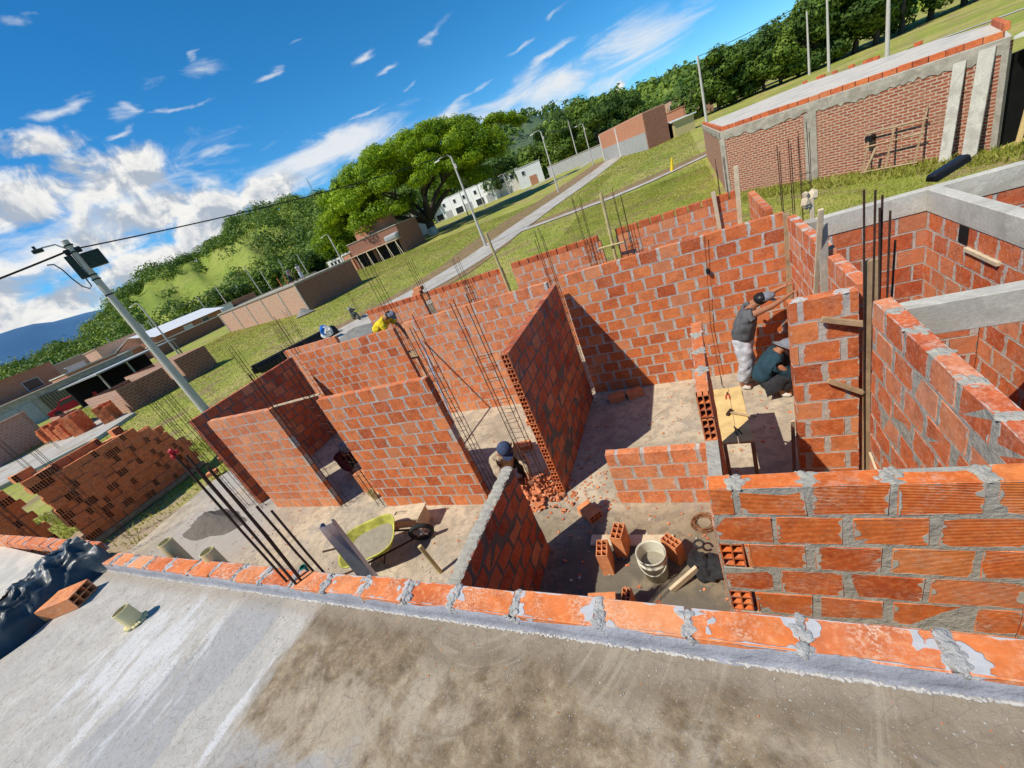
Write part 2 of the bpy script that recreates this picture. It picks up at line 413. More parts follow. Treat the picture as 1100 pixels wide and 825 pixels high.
cum = total([blobm(-58.5, 14.0, 6.2, 2.7, 0, 1.1), blobm(-67, 13.8, 4.6, 3.2, 0, 1.1), blobm(-57.5, 10.4, 7, 2.6, 0, 1.05), blobm(-64, 9.2, 8, 2.4, 0, .9),
             blobm(-70, 5.6, 9, 2.0, 0, 1.1), blobm(-61, 6.4, 6, 2.4, 0, 1.1), blobm(-53.5, 8.2, 5.5, 2.8, 8, 1.2), blobm(-47.5, 8.9, 6.5, 1.7, 5, 1.15), blobm(-63, 17.6, 5, 1.2, -6, .72),
             blobm(-75, 8, 8, 6, 0, .95), blobm(-5.5, 5.0, 1.0, 1.5, 0, .95), blobm(1.5, 3.2, 4, .9, 0, .9), blobm(-20, 4.8, 2, 1.2, 0, .7), blobm(-90, 9, 18, 6, 0, .9), blobm(30, 8, 10, 3, 0, .8), blobm(-140, 14, 40, 7, 0, .7), blobm(110, 12, 40, 6, 0, .7)])
cir = total([blobm(-40, 10.4, 14, 1.9, 3, 1.25), blobm(-31.0, 17.1, 2.4, .5, 4, .95), blobm(-28.6, 15.5, 1.6, .35, 6, .85), blobm(-22, 16.8, 3.6, .55, 14, .85), blobm(-27, 13.3, 1.7, .4, 8, .75),
             blobm(-42, 18.4, 1.8, .4, 0, .85), blobm(-47.5, 20.0, 4.5, .9, 4, .68), blobm(-54.5, 18.4, 3, .9, 0, .72), blobm(-45, 13.1, 5, .5, 4, .72), blobm(-9, 13.5, 2, .4, 10, .7),
             blobm(-12, 7.4, 15, 2.6, -3, .95), blobm(-2, 7.8, 8, 3.0, 0, .95), blobm(-20, 5.6, 10, 2.0, 2, 1.1), blobm(-58, 25.5, 1.4, .7, 0, .8), blobm(-59.5, 19.6, 2.6, .5, 6, .9), blobm(-53.8, 18.6, 1.6, .5, -20, .9), blobm(-56.5, 17.2, 2.6, .45, 5, .85), blobm(-50.5, 18.0, 3.0, .35, 3, .85), blobm(-46.5, 21, 1.6, .4, 20, .8), blobm(-49, 13.8, 3.5, .5, 6, .85), blobm(-36.5, 20, 3, .3, 8, .7), blobm(-20.5, 10.5, 4, .4, 5, .85), blobm(-14, 12.2, 3, .4, 8, .8), blobm(-11, 10.6, 4, .5, 8, .85), blobm(-33, 12.6, 4, .35, 5, .75), blobm(-60, 11.5, 14, 3.6, 8, .9), blobm(-25, 9.6, 6, .8, 5, .8)])
cd = t.ramp(t.math('ADD', cum, t.math('MULTIPLY', t.math('SUBTRACT', n_c, .5), 1.75)), .36, .90)
sd = t.math('MULTIPLY', t.ramp(t.math('ADD', cir, t.math('MULTIPLY', t.math('SUBTRACT', n_s, .5), 2.0)), .38, 1.25), .95)
shade = t.noise(t.vmath('ADD', va, (.05, .13, 0)), 2.6, 8, .60, .5)
lit = t.ramp(t.math('SUBTRACT', n_c, shade), -.10, .10)
cc = t.mix(lit, (4.3, 4.9, 5.8), (9.3, 9.2, 8.9))
cc = t.mix(t.ramp(t.math('ADD', n_c, t.math('MULTIPLY', cum, .3)), .78, 1.02, 0, .55), cc, (4.0, 4.6, 5.6))
low = t.cramp(t.math('DIVIDE', el, 30), [(0, (.50, .86, 1.14)), (.25, (.50, .90, 1.12)), (.6, (.46, .92, 1.10)), (1, (.42, .90, 1.08))])
blue = t.mix(1, hs.outputs[0], low, 'MULTIPLY')
skyc = t.mix(sd, blue, (8.2, 8.5, 8.8)); skyc = t.mix(cd, skyc, cc)
bg = t.n('ShaderNodeBackground'); t.put(bg.inputs[0], skyc); bg.inputs[1].default_value = .10
wo = t.n('ShaderNodeOutputWorld'); t.nt.links.new(bg.outputs[0], wo.inputs[0])
scene.view_settings.view_transform = 'Standard'; scene.view_settings.look = 'None'; scene.view_settings.exposure = 0
scene.cycles.max_bounces = 4; scene.cycles.diffuse_bounces = 2; scene.cycles.transparent_max_bounces = 4
# ================================================================== GROUND
def grid_mesh(name, xs, ys, zf, mat, kind='structure', z=0):
    v = [(x, y, zf(x, y) + z) for y in ys for x in xs]; nx = len(xs)
    fs = [(j * nx + i, j * nx + i + 1, (j + 1) * nx + i + 1, (j + 1) * nx + i) for j in range(len(ys) - 1) for i in range(nx - 1)]
    me = bpy.data.meshes.new(name); me.from_pydata(v, [], fs); me.materials.append(mat)
    me.polygons.foreach_set('use_smooth', [True] * len(fs)); me.update()
    o = bpy.data.objects.new(name, me); C.objects.link(o); o['kind'] = kind; return o
def spaced(far, near, n):
    k = np.linspace(-1, 1, n); s = np.sign(k) * (np.abs(k) * near + (far - near) * np.abs(k) ** 4); return list(s)
t = NT('field'); P = t.geo(); px, py, pz = t.sep(P)
g1 = t.noise(P, .16, 6, .62, .4); g2 = t.noise(P, 1.7, 6, .7); g3 = t.noise(P, 9, 4, .7)
c = t.cramp(g1, [(.3, (.21, .25, .035)), (.44, (.31, .33, .05)), (.55, (.43, .38, .09)), (.68, (.50, .38, .17))])
c = t.mix(t.ramp(g2, .35, .7, 0, .55), c, (.16, .23, .025))
c = t.mix(t.ramp(g3, .4, .75, 0, .5), c, (.42, .39, .11))
soil = t.math('MULTIPLY', t.ramp(t.noise(P, .45, 5, .65, .5), .51, .60), t.ramp(py, 10, 30, .9, .7))
c = t.mix(soil, c, (.30, .21, .11))
# trodden earth close to the site and the brick stacks
dd = t.math('ADD', t.math('MULTIPLY', t.math('ABSOLUTE', t.math('ADD', px, 8)), .12), t.math('MULTIPLY', t.math('ABSOLUTE', t.math('SUBTRACT', py, 2)), .17))
near = t.ramp(t.math('ADD', dd, t.math('MULTIPLY', t.math('SUBTRACT', t.noise(P, .8, 5), .5), .9)), .95, 1.35, 1, 0)
c = t.mix(near, c, t.mix(g2, (.36, .25, .15), (.46, .36, .24)))
t.color(c); t.rough(.95); b = t.bump(g2, .8, .12); t.bump(g3, .8, .05, b)
M['field'] = t.mat
grid_mesh('ground', spaced(2600, 120, 121), spaced(2600, 120, 121), lambda x, y: G(x, y) - .12 if math.hypot(x, y) > 1 else -.12, M['field'])
# site floor
t = NT('site_floor'); P = t.geo(); px, py, pz = t.sep(P)
f1 = t.noise(P, .9, 7, .65, .6); f2 = t.noise(P, 6, 6, .7, .3); f3 = t.noise(P, 40, 4, .7)
c = t.cramp(f1, [(.28, (.28, .225, .16)), (.42, (.44, .365, .26)), (.55, (.58, .48, .335)), (.75, (.66, .56, .41))])
c = t.mix(t.ramp(f2, .45, .62, 0, .65), c, (.29, .245, .185))
c = t.mix(t.ramp(t.noise(P, 2.4, 8, .7, .8), .54, .60, 0, .45), c, (.34, .31, .27))
c = t.mix(t.ramp(t.noise(P, 22, 5, .75), .60, .68, 0, .6), c, (.22, .19, .15))
c = t.mix(t.ramp(f2, .62, .75, 0, .6), c, (.70, .60, .44))
c = t.mix(t.math('MULTIPLY', t.ramp(f3, .58, .72, 0, .6), t.ramp(f1, .4, .6)), c, (.58, .24, .12))
def gz(x0, y0, sx, sy):
    a = t.math('DIVIDE', t.math('SUBTRACT', px, x0), sx); b_ = t.math('DIVIDE', t.math('SUBTRACT', py, y0), sy)
    return t.math('EXPONENT', t.math('MULTIPLY', t.math('ADD', t.math('MULTIPLY', a, a), t.math('MULTIPLY', b_, b_)), -1))
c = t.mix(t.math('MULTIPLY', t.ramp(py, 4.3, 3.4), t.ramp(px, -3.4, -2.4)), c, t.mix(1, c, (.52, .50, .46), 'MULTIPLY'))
wet = t.math('MAXIMUM', gz(-.7, 2.3, .8, .7), gz(-1.6, 3.0, .7, .7))
c = t.mix(t.ramp(t.math('ADD', wet, t.math('MULTIPLY', t.math('SUBTRACT', f2, .5), .8)), .35, .75, 0, .75), c, (.13, .12, .095))
grey = t.math('MAXIMUM', gz(-10.5, 3.3, 2.6, 1.6), gz(-12.5, 5.4, 1.6, 1.6))
c = t.mix(t.ramp(t.math('ADD', grey, t.math('MULTIPLY', t.math('SUBTRACT', f1, .5), .8)), .3, .8, 0, .8), c, (.40, .37, .33))
t.color(c); t.rough(.9); b = t.bump(f2, .6, .02); t.bump(f3, .6, .005, b)
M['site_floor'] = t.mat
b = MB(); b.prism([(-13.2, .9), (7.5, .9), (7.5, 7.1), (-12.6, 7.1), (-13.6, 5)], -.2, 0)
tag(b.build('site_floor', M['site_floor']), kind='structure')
b = MB(); b.prism([(-14.4, 6.0), (-11.2, 7.102), (-12.0, 9.6), (-15.6, 8.6)], -.2, -.004)
tag(b.build('pavement', M['column']), kind='structure')
# roads: strips that follow the ground
def strip(name, pts, w, mat, z):
    v = []; fs = []
    P_ = []
    for (x0, y0, w0), (x1, y1, w1) in zip(pts, pts[1:]):
        n = max(2, int(math.hypot(x1 - x0, y1 - y0) / 2.5))
        for k in range(n): a = k / n; P_.append((x0 + (x1 - x0) * a, y0 + (y1 - y0) * a, w0 + (w1 - w0) * a))
    P_.append(pts[-1])
    for i, (x, y, ww) in enumerate(P_):
        a = P_[max(0, i - 1)]; c_ = P_[min(len(P_) - 1, i + 1)]; dx_, dy_ = c_[0] - a[0], c_[1] - a[1]; l = math.hypot(dx_, dy_)
        nx_, ny_ = -dy_ / l, dx_ / l
        for s_ in (-1, -.5, 0, .5, 1):
            X, Y = x + nx_ * s_ * ww * w / 2, y + ny_ * s_ * ww * w / 2; v.append((X, Y, G(X, Y) - .12 + z))
    for i in range(len(P_) - 1):
        for k in range(4): a = i * 5 + k; fs.append((a, a + 1, a + 6, a + 5))
    me = bpy.data.meshes.new(name); me.from_pydata(v, [], fs); me.materials.append(mat); me.update()
    o = bpy.data.objects.new(name, me); C.objects.link(o); o['kind'] = 'structure'; return o
M['road'] = m_concrete('road_concrete', (.50, .46, .39), .14, 1.2, .4, spots=(.36, .30, .22))
M['soil'] = m_concrete('bare_soil', (.30, .19, .10), .3, 1.6, .8, spots=(.18, .15, .05))
strip('soil_verge', [(-22.5, 17, 1), (-19.5, 22.5, 1), (-17.6, 27, 1), (-17.2, 33, 1), (-18.1, 40, 1), (-17.3, 52, 1), (-14.5, 66, 1), (-12, 90, 1)], 7.0, M['soil'], .035)
strip('road', [(-22.5, 16, 1), (-19.6, 22, 1), (-17.4, 26.5, 1), (-16.2, 31, 1), (-15.6, 37, 1), (-14.8, 46, 1), (-12.9, 58, 1), (-11, 75, 1), (-9.5, 110, 1), (-9, 160, 1)], 3.7, M['road'], .06)
strip('soil_verge', [(-15, 38.6, 1), (-9, 38.6, 1), (-5, 39.2, 1), (-.3, 41.2, 1), (2.5, 43, 1)], 2.4, M['soil'], .035)
strip('path', [(-15.4, 37, 1), (-8.6, 37, 1), (-5.4, 37.1, 1), (-2.4, 38.2, .8), (-.3, 39.5, .6), (2.4, 41.5, .6)], 1.25, M['road'], .064)
strip('path', [(-62, 86, 1), (-49, 88, 1), (-38, 92, 1), (-33, 100, 1), (-31, 118, 1), (-30, 150, 1)], 2.2, M['road'], .05)
strip('path', [(-30, 84, 1), (-24, 88, 1), (-20, 100, 1), (-18, 140, 1)], 1.6, M['road'], .05)
strip('path', [(4, 72, 1), (12, 74, 1), (22, 62, 1), (36, 52, 1)], 1.2, M['road'], .05)
# raised lot slabs beyond, to the left
def slab_lot(pts, z1, mat='road', z0=-.3):
    b = MB(); zc = G(pts[0][0], pts[0][1]); b.prism(pts, zc + z0, zc + z1)
    tag(b.build('pavement', M[mat]), kind='structure')
slab_lot([(-33.5, 9.4), (-35.2, 12.4), (-50, 14.5), (-60, 8), (-45, 4), (-36, 4.5)], .12)

# ================================================================== BRICKWORK
def brickwall(label, x0, x1, y0, y1, z0, z1, mat='brick', mort='mortar', L=.285, jh=.035, H_=.192, jv=.023, bev=0, jit=.002, proud=.004, group=None,
              headers=(), top=None, cells=None, name='brick_wall', lumps=0, steps=0, phase=0.):
    """coursed hollow clay blocks, each block modelled, on a mortar core; axis chosen by the longer side"""
    tops = []; b = MB(); ax = 0 if (x1 - x0) >= (y1 - y0) else 1
    s0, s1 = (x0, x1) if ax == 0 else (y0, y1); t0, t1 = (y0, y1) if ax == 0 else (x0, x1)
    def put(sa, sb, ta, tb, za, zb, m, bv=0, jt=0):
        if ax == 0: b.box(sa, sb, ta, tb, za, zb, m, bv, jt)
        else: b.box(ta, tb, sa, sb, za, zb, m, bv, jt)
    n = max(1, round((z1 - z0) / (H_ + jv))); pitch = (z1 - z0) / n; pl = L + jh
    for i in range(n):
        za = z0 + i * pitch + (jv if i else .004); zb = z0 + (i + 1) * pitch
        cut = steps * max(0, i - n + 4) if steps else 0
        ss0, ss1 = s0, s1 - cut
        hd = (.16 if (i, 0) in headers else .004)
        put(ss0 + hd, ss1 - .004, t0 + proud, t1 - proud, z0 + i * pitch + (.0005 if i else 0), z0 + (i + 1) * pitch - (.004 if i == n - 1 else .0005), 1)
        s = s0 - ((i % 2) * .5 * pl) + phase * pl + random.uniform(-.015, .015)
        if phase: s -= pl
        while s < ss1 - .03:
            a, c_ = max(s, ss0), min(s + L + random.uniform(-.008, .008), ss1)
            if ss1 - c_ < .05: c_ = ss1
            if a - ss0 < .02: a = ss0
            if i == n - 1 and c_ < ss1 - .02: tops.append(c_ + jh / 2)
            if c_ - a > .04:
                if (i, 0) in headers and a == ss0 or (i, 1) in headers and c_ == ss1:
                    pass
                else: put(a, c_, t0, t1, za, zb, 0, bev, jit)
            s += pl
        for side in (0, 1):
            if (i, side) in headers:      # block laid across, its cells showing on the long face
                w_ = .125; a = s0 if side == 0 else ss1 - w_
                cell_face(b, put, a, a + w_, t0 - .001, t0 + .06, za, zb)
                put(a + w_ + .02, min(a + pl * .5, ss1), t0, t1, za, zb, 0, bev, jit)
    if lumps:
        for s in tops:
            for q in range(16):
                cs = s + random.gauss(0, .028); ct = (t0 + t1) / 2 + random.uniform(-.045, .045)
                c3 = (cs, ct, z1 - .001) if ax == 0 else (ct, cs, z1 - .001)
                b.blob(c3, (random.uniform(.012, .03), random.uniform(.012, .028), random.uniform(.002, .008)), 1, .2, 2)
    o = b.build(name, [M[mat], M[mort], M['hole']]); return tag(o, label, 'wall', group)

def cell_face(b, put, a, c_, f0, f1, za, zb, nx=2, nz=3, wt=.009):
    """end of a hollow block: webs standing in front of a back painted dark as shade"""
    for k in range(nx + 1):
        q = a + (c_ - a - wt) * k / nx; put(q, q + wt, f0, f1, za, zb, 0)
    for k in range(nz + 1):
        q = za + (zb - za - wt) * k / nz; put(a + .0012, c_ - .0012, f0 + .0012, f1 - .002, q, q + wt, 0)
    put(a + .002, c_ - .002, f1 - .004, f1, za + .002, zb - .002, 2)

GB = 'partition walls of the unfinished house'
# the wall right in front, its grooved blocks close to the camera
brickwall('nearest brick wall of grooved orange blocks, two open block ends at its left edge', -.150, 1.142, 1.77, 1.878, 0, 2.42, 'brick_near', 'mortar_grey', .295, .032, bev=.004, jit=.005, proud=.003, headers=((8, 0), (6, 0)), lumps=1, phase=.42)
brickwall('short brick stub closing the corner of the nearest wall at the right border', 1.145, 1.9, 1.765, 1.88, 0, 2.415, 'brick_near', 'mortar_grey', .285, .04, bev=.004, jit=.005, proud=.003)
brickwall('long sunlit brick wall running away from the nearest wall, mortar lumps on top', 1.146, 1.258, 1.881, 3.74, 0, 2.42, 'brick_rw', 'mortar_grey', .285, .04, bev=.004, jit=.005, proud=.003, lumps=1)
brickwall('brick pier behind the upright board, beside the crouching worker', .635, 1.135, 3.99, 4.10, 0, 2.42, 'brick', 'mortar', .285, .045, bev=.003, jit=.004, lumps=1, phase=.3)
brickwall('short brick wall between the pier and the dark column slot, pale sticks leaning on it', 1.155, 1.258, 4.11, 4.98, 0, 2.42, 'brick_rw', 'mortar', .285, .035, bev=.003, jit=.003)
brickwall('brick side wall meeting the back wall at the worker with raised arms', 1.155, 1.258, 5.08, 6.86, 0, 2.45, 'brick_rw', 'mortar', .285, .035, jit=.003, lumps=1)
# slender dividing wall with a stepped near end
brickwall('slender brick wall seen edge-on beside the wooden sawhorse', -.172, -.080, 2.76, 4.0, 0, 2.42, 'brick', 'mortar_grey', .285, .035, bev=.003, jit=.003, lumps=1)
b = MB()
put = lambda sa, sb, ta, tb, za, zb, m, bv=0, jt=0: b.box(sa, sb, ta, tb, za, zb, m, bv, jt)
for i in (9, 10): cell_face(b, put, -.172, -.080, 2.70, 2.755, i * .22 + .02, (i + 1) * .22)
for i in range(9): b.box(-.175, -.077, 1.90, 2.755, i * .22 + .02, (i + 1) * .22, 0, .004)
b.box(-.170, -.082, 1.884, 2.750, 0, 2.0, 1)
tag(b.build('brick_wall', [M['brick'], M['mortar_grey'], M['hole']]), 'low toothed end of the slender wall with two open block ends stacked on it', 'wall')
brickwall('knee-high brick wall between the slender wall and the sandy floor', -1.44, -.176, 3.96, 4.07, 0, .865, 'brick_pale', 'mortar', .285, .035, bev=.003, jit=.003)
# row of partitions
brickwall('narrow sunlit brick panel, leftmost of the free-standing panels', -9.12, -7.07, 3.995, 4.105, 0, 2.38, 'brick_pale', 'mortar', .28, .03, jit=.003)
brickwall('wide sunlit brick panel behind the wheelbarrow', -5.78, -3.53, 3.98, 4.09, 0, 2.39, 'brick', 'mortar', .28, .035, jit=.003)
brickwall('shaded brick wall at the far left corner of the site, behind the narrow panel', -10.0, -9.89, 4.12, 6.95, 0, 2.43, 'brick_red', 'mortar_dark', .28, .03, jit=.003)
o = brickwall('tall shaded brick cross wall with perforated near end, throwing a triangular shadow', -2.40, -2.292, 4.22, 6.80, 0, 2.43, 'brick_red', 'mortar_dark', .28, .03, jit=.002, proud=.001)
b = MB()
put = lambda sa, sb, ta, tb, za, zb, m, bv=0, jt=0: b.box(sa, sb, ta, tb, za, zb, m, bv, jt)
for i in range(11): cell_face(b, put, -2.398, -2.294, 4.165, 4.216, i * .221 + .02, (i + 1) * .221)
tag(b.build('block_end', [M['brick'], M['mortar'], M['hole']], o), None)
brickwall('back brick wall, left section below the man in yellow', -9.62, -6.30, 6.95, 7.06, 0, 2.42, 'brick', 'mortar', .28, .035, jit=.003)
brickwall('back brick wall, middle section behind the wide panel', -6.02, -2.52, 6.96, 7.07, 0, 2.46, 'brick_pale', 'mortar', .28, .035, jit=.003)
brickwall('back brick wall, right section carrying the dark triangular shadow', -2.27, 1.14, 6.95, 7.06, 0, 2.49, 'brick', 'mortar', .28, .035, jit=.003)
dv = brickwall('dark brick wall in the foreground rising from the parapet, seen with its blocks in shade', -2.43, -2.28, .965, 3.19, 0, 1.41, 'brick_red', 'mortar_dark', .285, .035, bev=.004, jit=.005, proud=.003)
b = MB()
for k in range(34):
    y = 1.0 + k * .066; b.blob((-2.355 + random.uniform(-.008, .008), y, 1.412), (.078, .062, random.uniform(.010, .018)), 0, .12, 2)
tag(b.build('mortar_cap', M['mortar_grey'], dv), None)
# the next house's low wall with a row of blocks on edge
def edged_wall(label, x0, x1, y, z1):
    o = brickwall(label, x0, x1, y, y + .11, 0, z1 - .13, 'brick_pale', 'mortar', .28, .035, jit=.003)
    b = MB(); x = x0
    while x < x1 - .1:
        b.box(x + .012, min(x + .235, x1), y + .002, y + .108, z1 - .128, z1, 0, .004, .003); x += .25
    b.build('coping_blocks', [M['brick_loose']], o); return o
edged_wall('far low brick wall topped with blocks on edge, leftmost section beside the tall bars', -9.25, -7.1, 9.5, 2.5)
edged_wall('far low brick wall topped with blocks on edge, section left of the bamboo pole', -6.82, -4.45, 9.5, 2.5)
edged_wall('far low brick wall topped with blocks on edge, section between the two pale poles', -4.18, -1.90, 9.5, 2.53)
edged_wall('far low brick wall topped with blocks on edge, rightmost section reaching the two boards', -1.55, .80, 9.5, 2.54)
brickwall('short return of the far low wall coming forward to an open block end', 1.00, 1.11, 7.6, 9.45, 0, 2.45, 'brick', 'mortar', .28, .035)
b = MB(); b.poly([(-9.5, 7.1, .004), (1.2, 7.1, .004), (1.2, 9.5, .004), (-9.5, 9.5, .004)])
tag(b.build('site_floor', M['site_floor']), kind='structure')
brickwall('pale brick wall beyond the shaded corner wall at the far left of the site', -12.1, -9.7, 8.35, 8.46, 0, 2.3, 'brick_pale', 'mortar', .28, .03)

# ---------------------------------------------------------------- parapet and slab the picture is taken from
b = MB(); x = -5.28; k = 0; jx = []
M['white_lime'] = m_concrete('white_lime', (.60, .56, .50), .2, 30, .8)
M['mortar_lump'] = m_concrete('mortar_lump', (.50, .475, .43), .25, 30, 1.)
while x < 3.2:
    L_ = random.uniform(.26, .33) if x < -1 else random.uniform(.30, .36)
    gap = random.uniform(.02, .035)
    b.box(x, x + L_, .842, .958, 2.50, 2.646 + random.uniform(-.004, .004), 0, .004, .004)
    jx.append(L_ + gap); x += L_ + gap; k += 1
x_first = -5.28 + jx.pop(0) - .014
b.box(-5.28, 3.2, .850, .950, 2.48, 2.638, 1)
b.box(-5.29, 3.2, .86, .955, 0, 2.5, 1)
PARB = b
PARL = ('low brick parapet with grey plaster fillet along the slab edge in the foreground')
b = MB(); xs = np.arange(-5.3, 3.21, .05)     # plaster fillet, uneven
for i, x in enumerate(xs):
    n = len(b.v); top = 2.632 + .008 * math.sin(x * 9) + random.uniform(-.006, .006); w0 = .765 + random.uniform(-.010, .008)
    w1 = .837 + .002 * math.sin(x * 13) + random.uniform(-.002, .001)
    for p in ((x, .846, top), (x, w1, top - .006), (x, w1 - .001, 2.585), (x, w1 - .004, 2.562), (x, w1 - .012 + random.uniform(-.005, .003), 2.5545)): b.v.append(Vector(p))
    if i:
        for k in range(4): b.face([n - 5 + k, n + k, n + k + 1, n - 4 + k], 0)
fil = b
b = PARB; x = x_first                             # ragged mortar squeezed out of the joints
while x < 3.1:
    big = random.random() < .5
    for q in range(22):
        yy = random.uniform(.848, .955)
        b.blob((x + random.gauss(0, .020 if big else .010), yy, 2.641 + random.uniform(-.004, .005)), (random.uniform(.008, .022), random.uniform(.010, .022), random.uniform(.004, .012 if big else .008)), 1, .22, 2)
    for q in range(5):
        b.blob((x + random.gauss(0, .014), .842 + random.uniform(-.003, .003), random.uniform(2.60, 2.642)), (random.uniform(.008, .018), .006, random.uniform(.010, .02)), 1, .25, 2)
    x += jx.pop(0) if jx else .32
par = b.build('parapet', [M['brick_parapet'], M['mortar_lump']]); tag(par, PARL, 'parapet')
ft = MB(); x = -5.28
while x < 3.1:
    ft.blob((x, .826 + random.uniform(-.004, .004), 2.557), (random.uniform(.006, .014), random.uniform(.004, .009), random.uniform(.002, .006)), 0, .25, 1); x += random.uniform(.006, .016)
ft.build('mortar_foot', M['white_lime'], par)
fil.build('plaster_fillet', M['plaster'], par, smooth=True)
t = NT('roof_slab'); P = t.geo(); px, py, pz = t.sep(P)
s1 = t.noise(P, 1.9, 8, .68, .35); s2 = t.noise(P, 9, 10, .74, .15); s3 = t.noise(P, 55, 5, .75)
al = t.comb(t.math('MULTIPLY', t.math('ADD', px, t.math('MULTIPLY', py, .12)), 3.4), t.math('MULTIPLY', py, 1.0), 0)
a1 = t.noise(al, 1.5, 9, .70, .3); a2 = t.noise(t.vmath('ADD', al, (7.3, 2.1, 0)), 2.2, 9, .74, .4); a3 = t.noise(t.vmath('ADD', al, (3.3, 9.1, 0)), .9, 8, .7, .5)
c = t.cramp(s2, [(.30, (.36, .32, .27)), (.5, (.50, .455, .385)), (.72, (.60, .56, .49))])
c = t.mix(t.ramp(a3, .48, .56, 0, .6), c, t.mix(s2, (.37, .345, .305), (.52, .485, .43)))
gb = t.math('MAXIMUM', gz(-2.72, .5, .30, .6), gz(-2.85, .0, .4, .5))
c = t.mix(t.ramp(t.math('ADD', gb, t.math('MULTIPLY', t.math('SUBTRACT', a1, .5), 1.6)), .55, .63, 0, .85), c, t.mix(s2, (.31, .30, .29), (.43, .415, .39)))
wl = t.math('MAXIMUM', gz(-2.27, .30, .055, .42), gz(-3.4, .35, .9, .5))
c = t.mix(t.math('MULTIPLY', t.ramp(t.math('ADD', t.math('MULTIPLY', wl, .30), a2), .67, .80, 0, .65), t.ramp(s3, .30, .55, .25, 1)), c, (.72, .71, .68))
dirt = t.ramp(t.math('ADD', px, t.math('MULTIPLY', t.math('SUBTRACT', a1, .5), .9)), -2.28, -2.12)
dc = t.cramp(s2, [(.28, (.085, .055, .03)), (.42, (.18, .125, .07)), (.56, (.30, .22, .13)), (.70, (.47, .37, .24))])
dc = t.mix(t.ramp(s1, .47, .60, 0, .75), dc, t.mix(s2, (.36, .28, .19), (.58, .48, .34)))
dc = t.mix(t.ramp(t.math('ADD', py, t.math('MULTIPLY', s1, .5)), .86, 1.0, 0, .65), dc, t.mix(s2, (.12, .085, .05), (.24, .175, .11)))
dg = t.ramp(t.math('ADD', t.math('MULTIPLY', py, -1.6), t.math('MULTIPLY', s1, 1.8)), .58, .80, 0, .8)
dc = t.mix(dg, dc, t.mix(s2, (.26, .245, .225), (.47, .45, .42)))
dc = t.mix(t.math('MULTIPLY', t.ramp(a2, .60, .64, 0, .7), dg), dc, (.62, .60, .57))
c = t.mix(dirt, c, dc)
rim = t.ramp(t.math('ADD', py, t.math('MULTIPLY', t.math('SUBTRACT', s2, .5), .16)), .70, .80, 0, .6); c = t.mix(rim, c, t.mix(s2, (.22, .17, .12), (.44, .37, .28)))
c = t.mix(t.ramp(s3, .52, .66, 0, .5), c, (.17, .14, .11)); c = t.mix(t.ramp(t.noise(P, 110, 3, .7), .60, .70, 0, .5), c, (.68, .64, .56))
vo = t.n('ShaderNodeTexVoronoi', feature='DISTANCE_TO_EDGE'); t.put(vo.inputs['Vector'], t.vmath('ADD', P, t.vmath('MULTIPLY', t.noise(P, 12, 3, .6, 0, True), (.03, .03, 0)))); vo.inputs['Scale'].default_value = 16
crk = t.math('MULTIPLY', t.ramp(vo.outputs['Distance'], .0, .022, 1, 0), t.ramp(s1, .45, .6, 0, .55))
c = t.mix(crk, c, (.16, .13, .10))
# fine swept arcs left by the trowel
cx_ = t.math('ADD', px, 1.15); cy_ = t.math('SUBTRACT', py, 1.05); rr_ = t.math('SQRT', t.math('ADD', t.math('MULTIPLY', cx_, cx_), t.math('MULTIPLY', cy_, cy_)))
arc = t.noise(t.comb(t.math('MULTIPLY', rr_, 30), t.math('MULTIPLY', t.math('ARCTAN2', cy_, cx_), 1.2), 0), 1.0, 4, .6)
am = t.math('MULTIPLY', t.ramp(arc, .52, .68), t.ramp(s1, .40, .60, 0, .45)); c = t.mix(am, c, (.44, .37, .27))
t.color(c); t.rough(.88); b1 = t.bump(s2, .55, .012); b2 = t.bump(s3, .6, .004, b1); t.bump(crk, -.6, .003, b2)
M['roof_slab'] = t.mat
b = MB(); b.prism([(-5.36, -9), (9, -9), (9, .840), (-5.36, .840)], 2.32, 2.555)
tag(b.build('roof_slab', M['roof_slab']), kind='structure')
b = MB()
for q in range(420):
    x = random.uniform(-4.8, 1.4); y = .76 - abs(random.gauss(0, .16)); s_ = random.uniform(.001, .0035)
    b.blob((x, y + .05, 2.556), (s_ * 1.3, s_, s_ * .8), 0 if random.random() < .8 else 1, .3)
tag(b.build('grit', [M['mortar_grey'], M['brick_parapet']]), 'loose grit and mortar crumbs lying on the roof slab', 'grit', kind='stuff')
# ---------------------------------------------------------------- neighbouring room on the right with tie beams
def beam(label, x0, x1, y0, y1, z0, z1):
    b = MB(); b.box(x0, x1, y0, y1, z0, z1, 0, .006, .003); return tag(b.build('tie_beam', M['beam']), label, 'beam')
beam('grey concrete tie beam along the far side of the roofless rooms at the right', 1.40, 6.0, 6.42, 6.54, 2.17, 2.42)
beam('grey concrete tie beam running towards the camera above the small square opening', 2.452, 2.57, 3.64, 6.415, 2.17, 2.418)
beam('grey concrete tie beam crossing low above the corner of the right-hand room', 1.262, 6.0, 3.50, 3.63, 2.17, 2.42)
brickwall('brick wall under the far tie beam of the right-hand room', 1.40, 2.478, 6.43, 6.53, 0, 2.165, 'brick_red', 'mortar', .29, .035)
brickwall('brick wall under the far tie beam, beyond the beam that runs forward', 2.573, 6.0, 6.43, 6.53, 0, 2.165, 'brick_red', 'mortar', .29, .035)
o = brickwall('brick side wall of the right-hand room with a small square opening near the top', 2.46, 2.56, 3.64, 6.428, 0, 2.165, 'brick_rw', 'mortar', .29, .035)
b = MB(); b.box(2.456, 2.5, 5.55, 5.72, 1.98, 2.16); b.build('opening', M['hole'], o)  # near-black block painted as the shade in the opening
b = MB(); b.box(2.43, 2.47, 5.0, 5.55, 1.93, 1.965); b.build('board', M['timber_pale'], o)
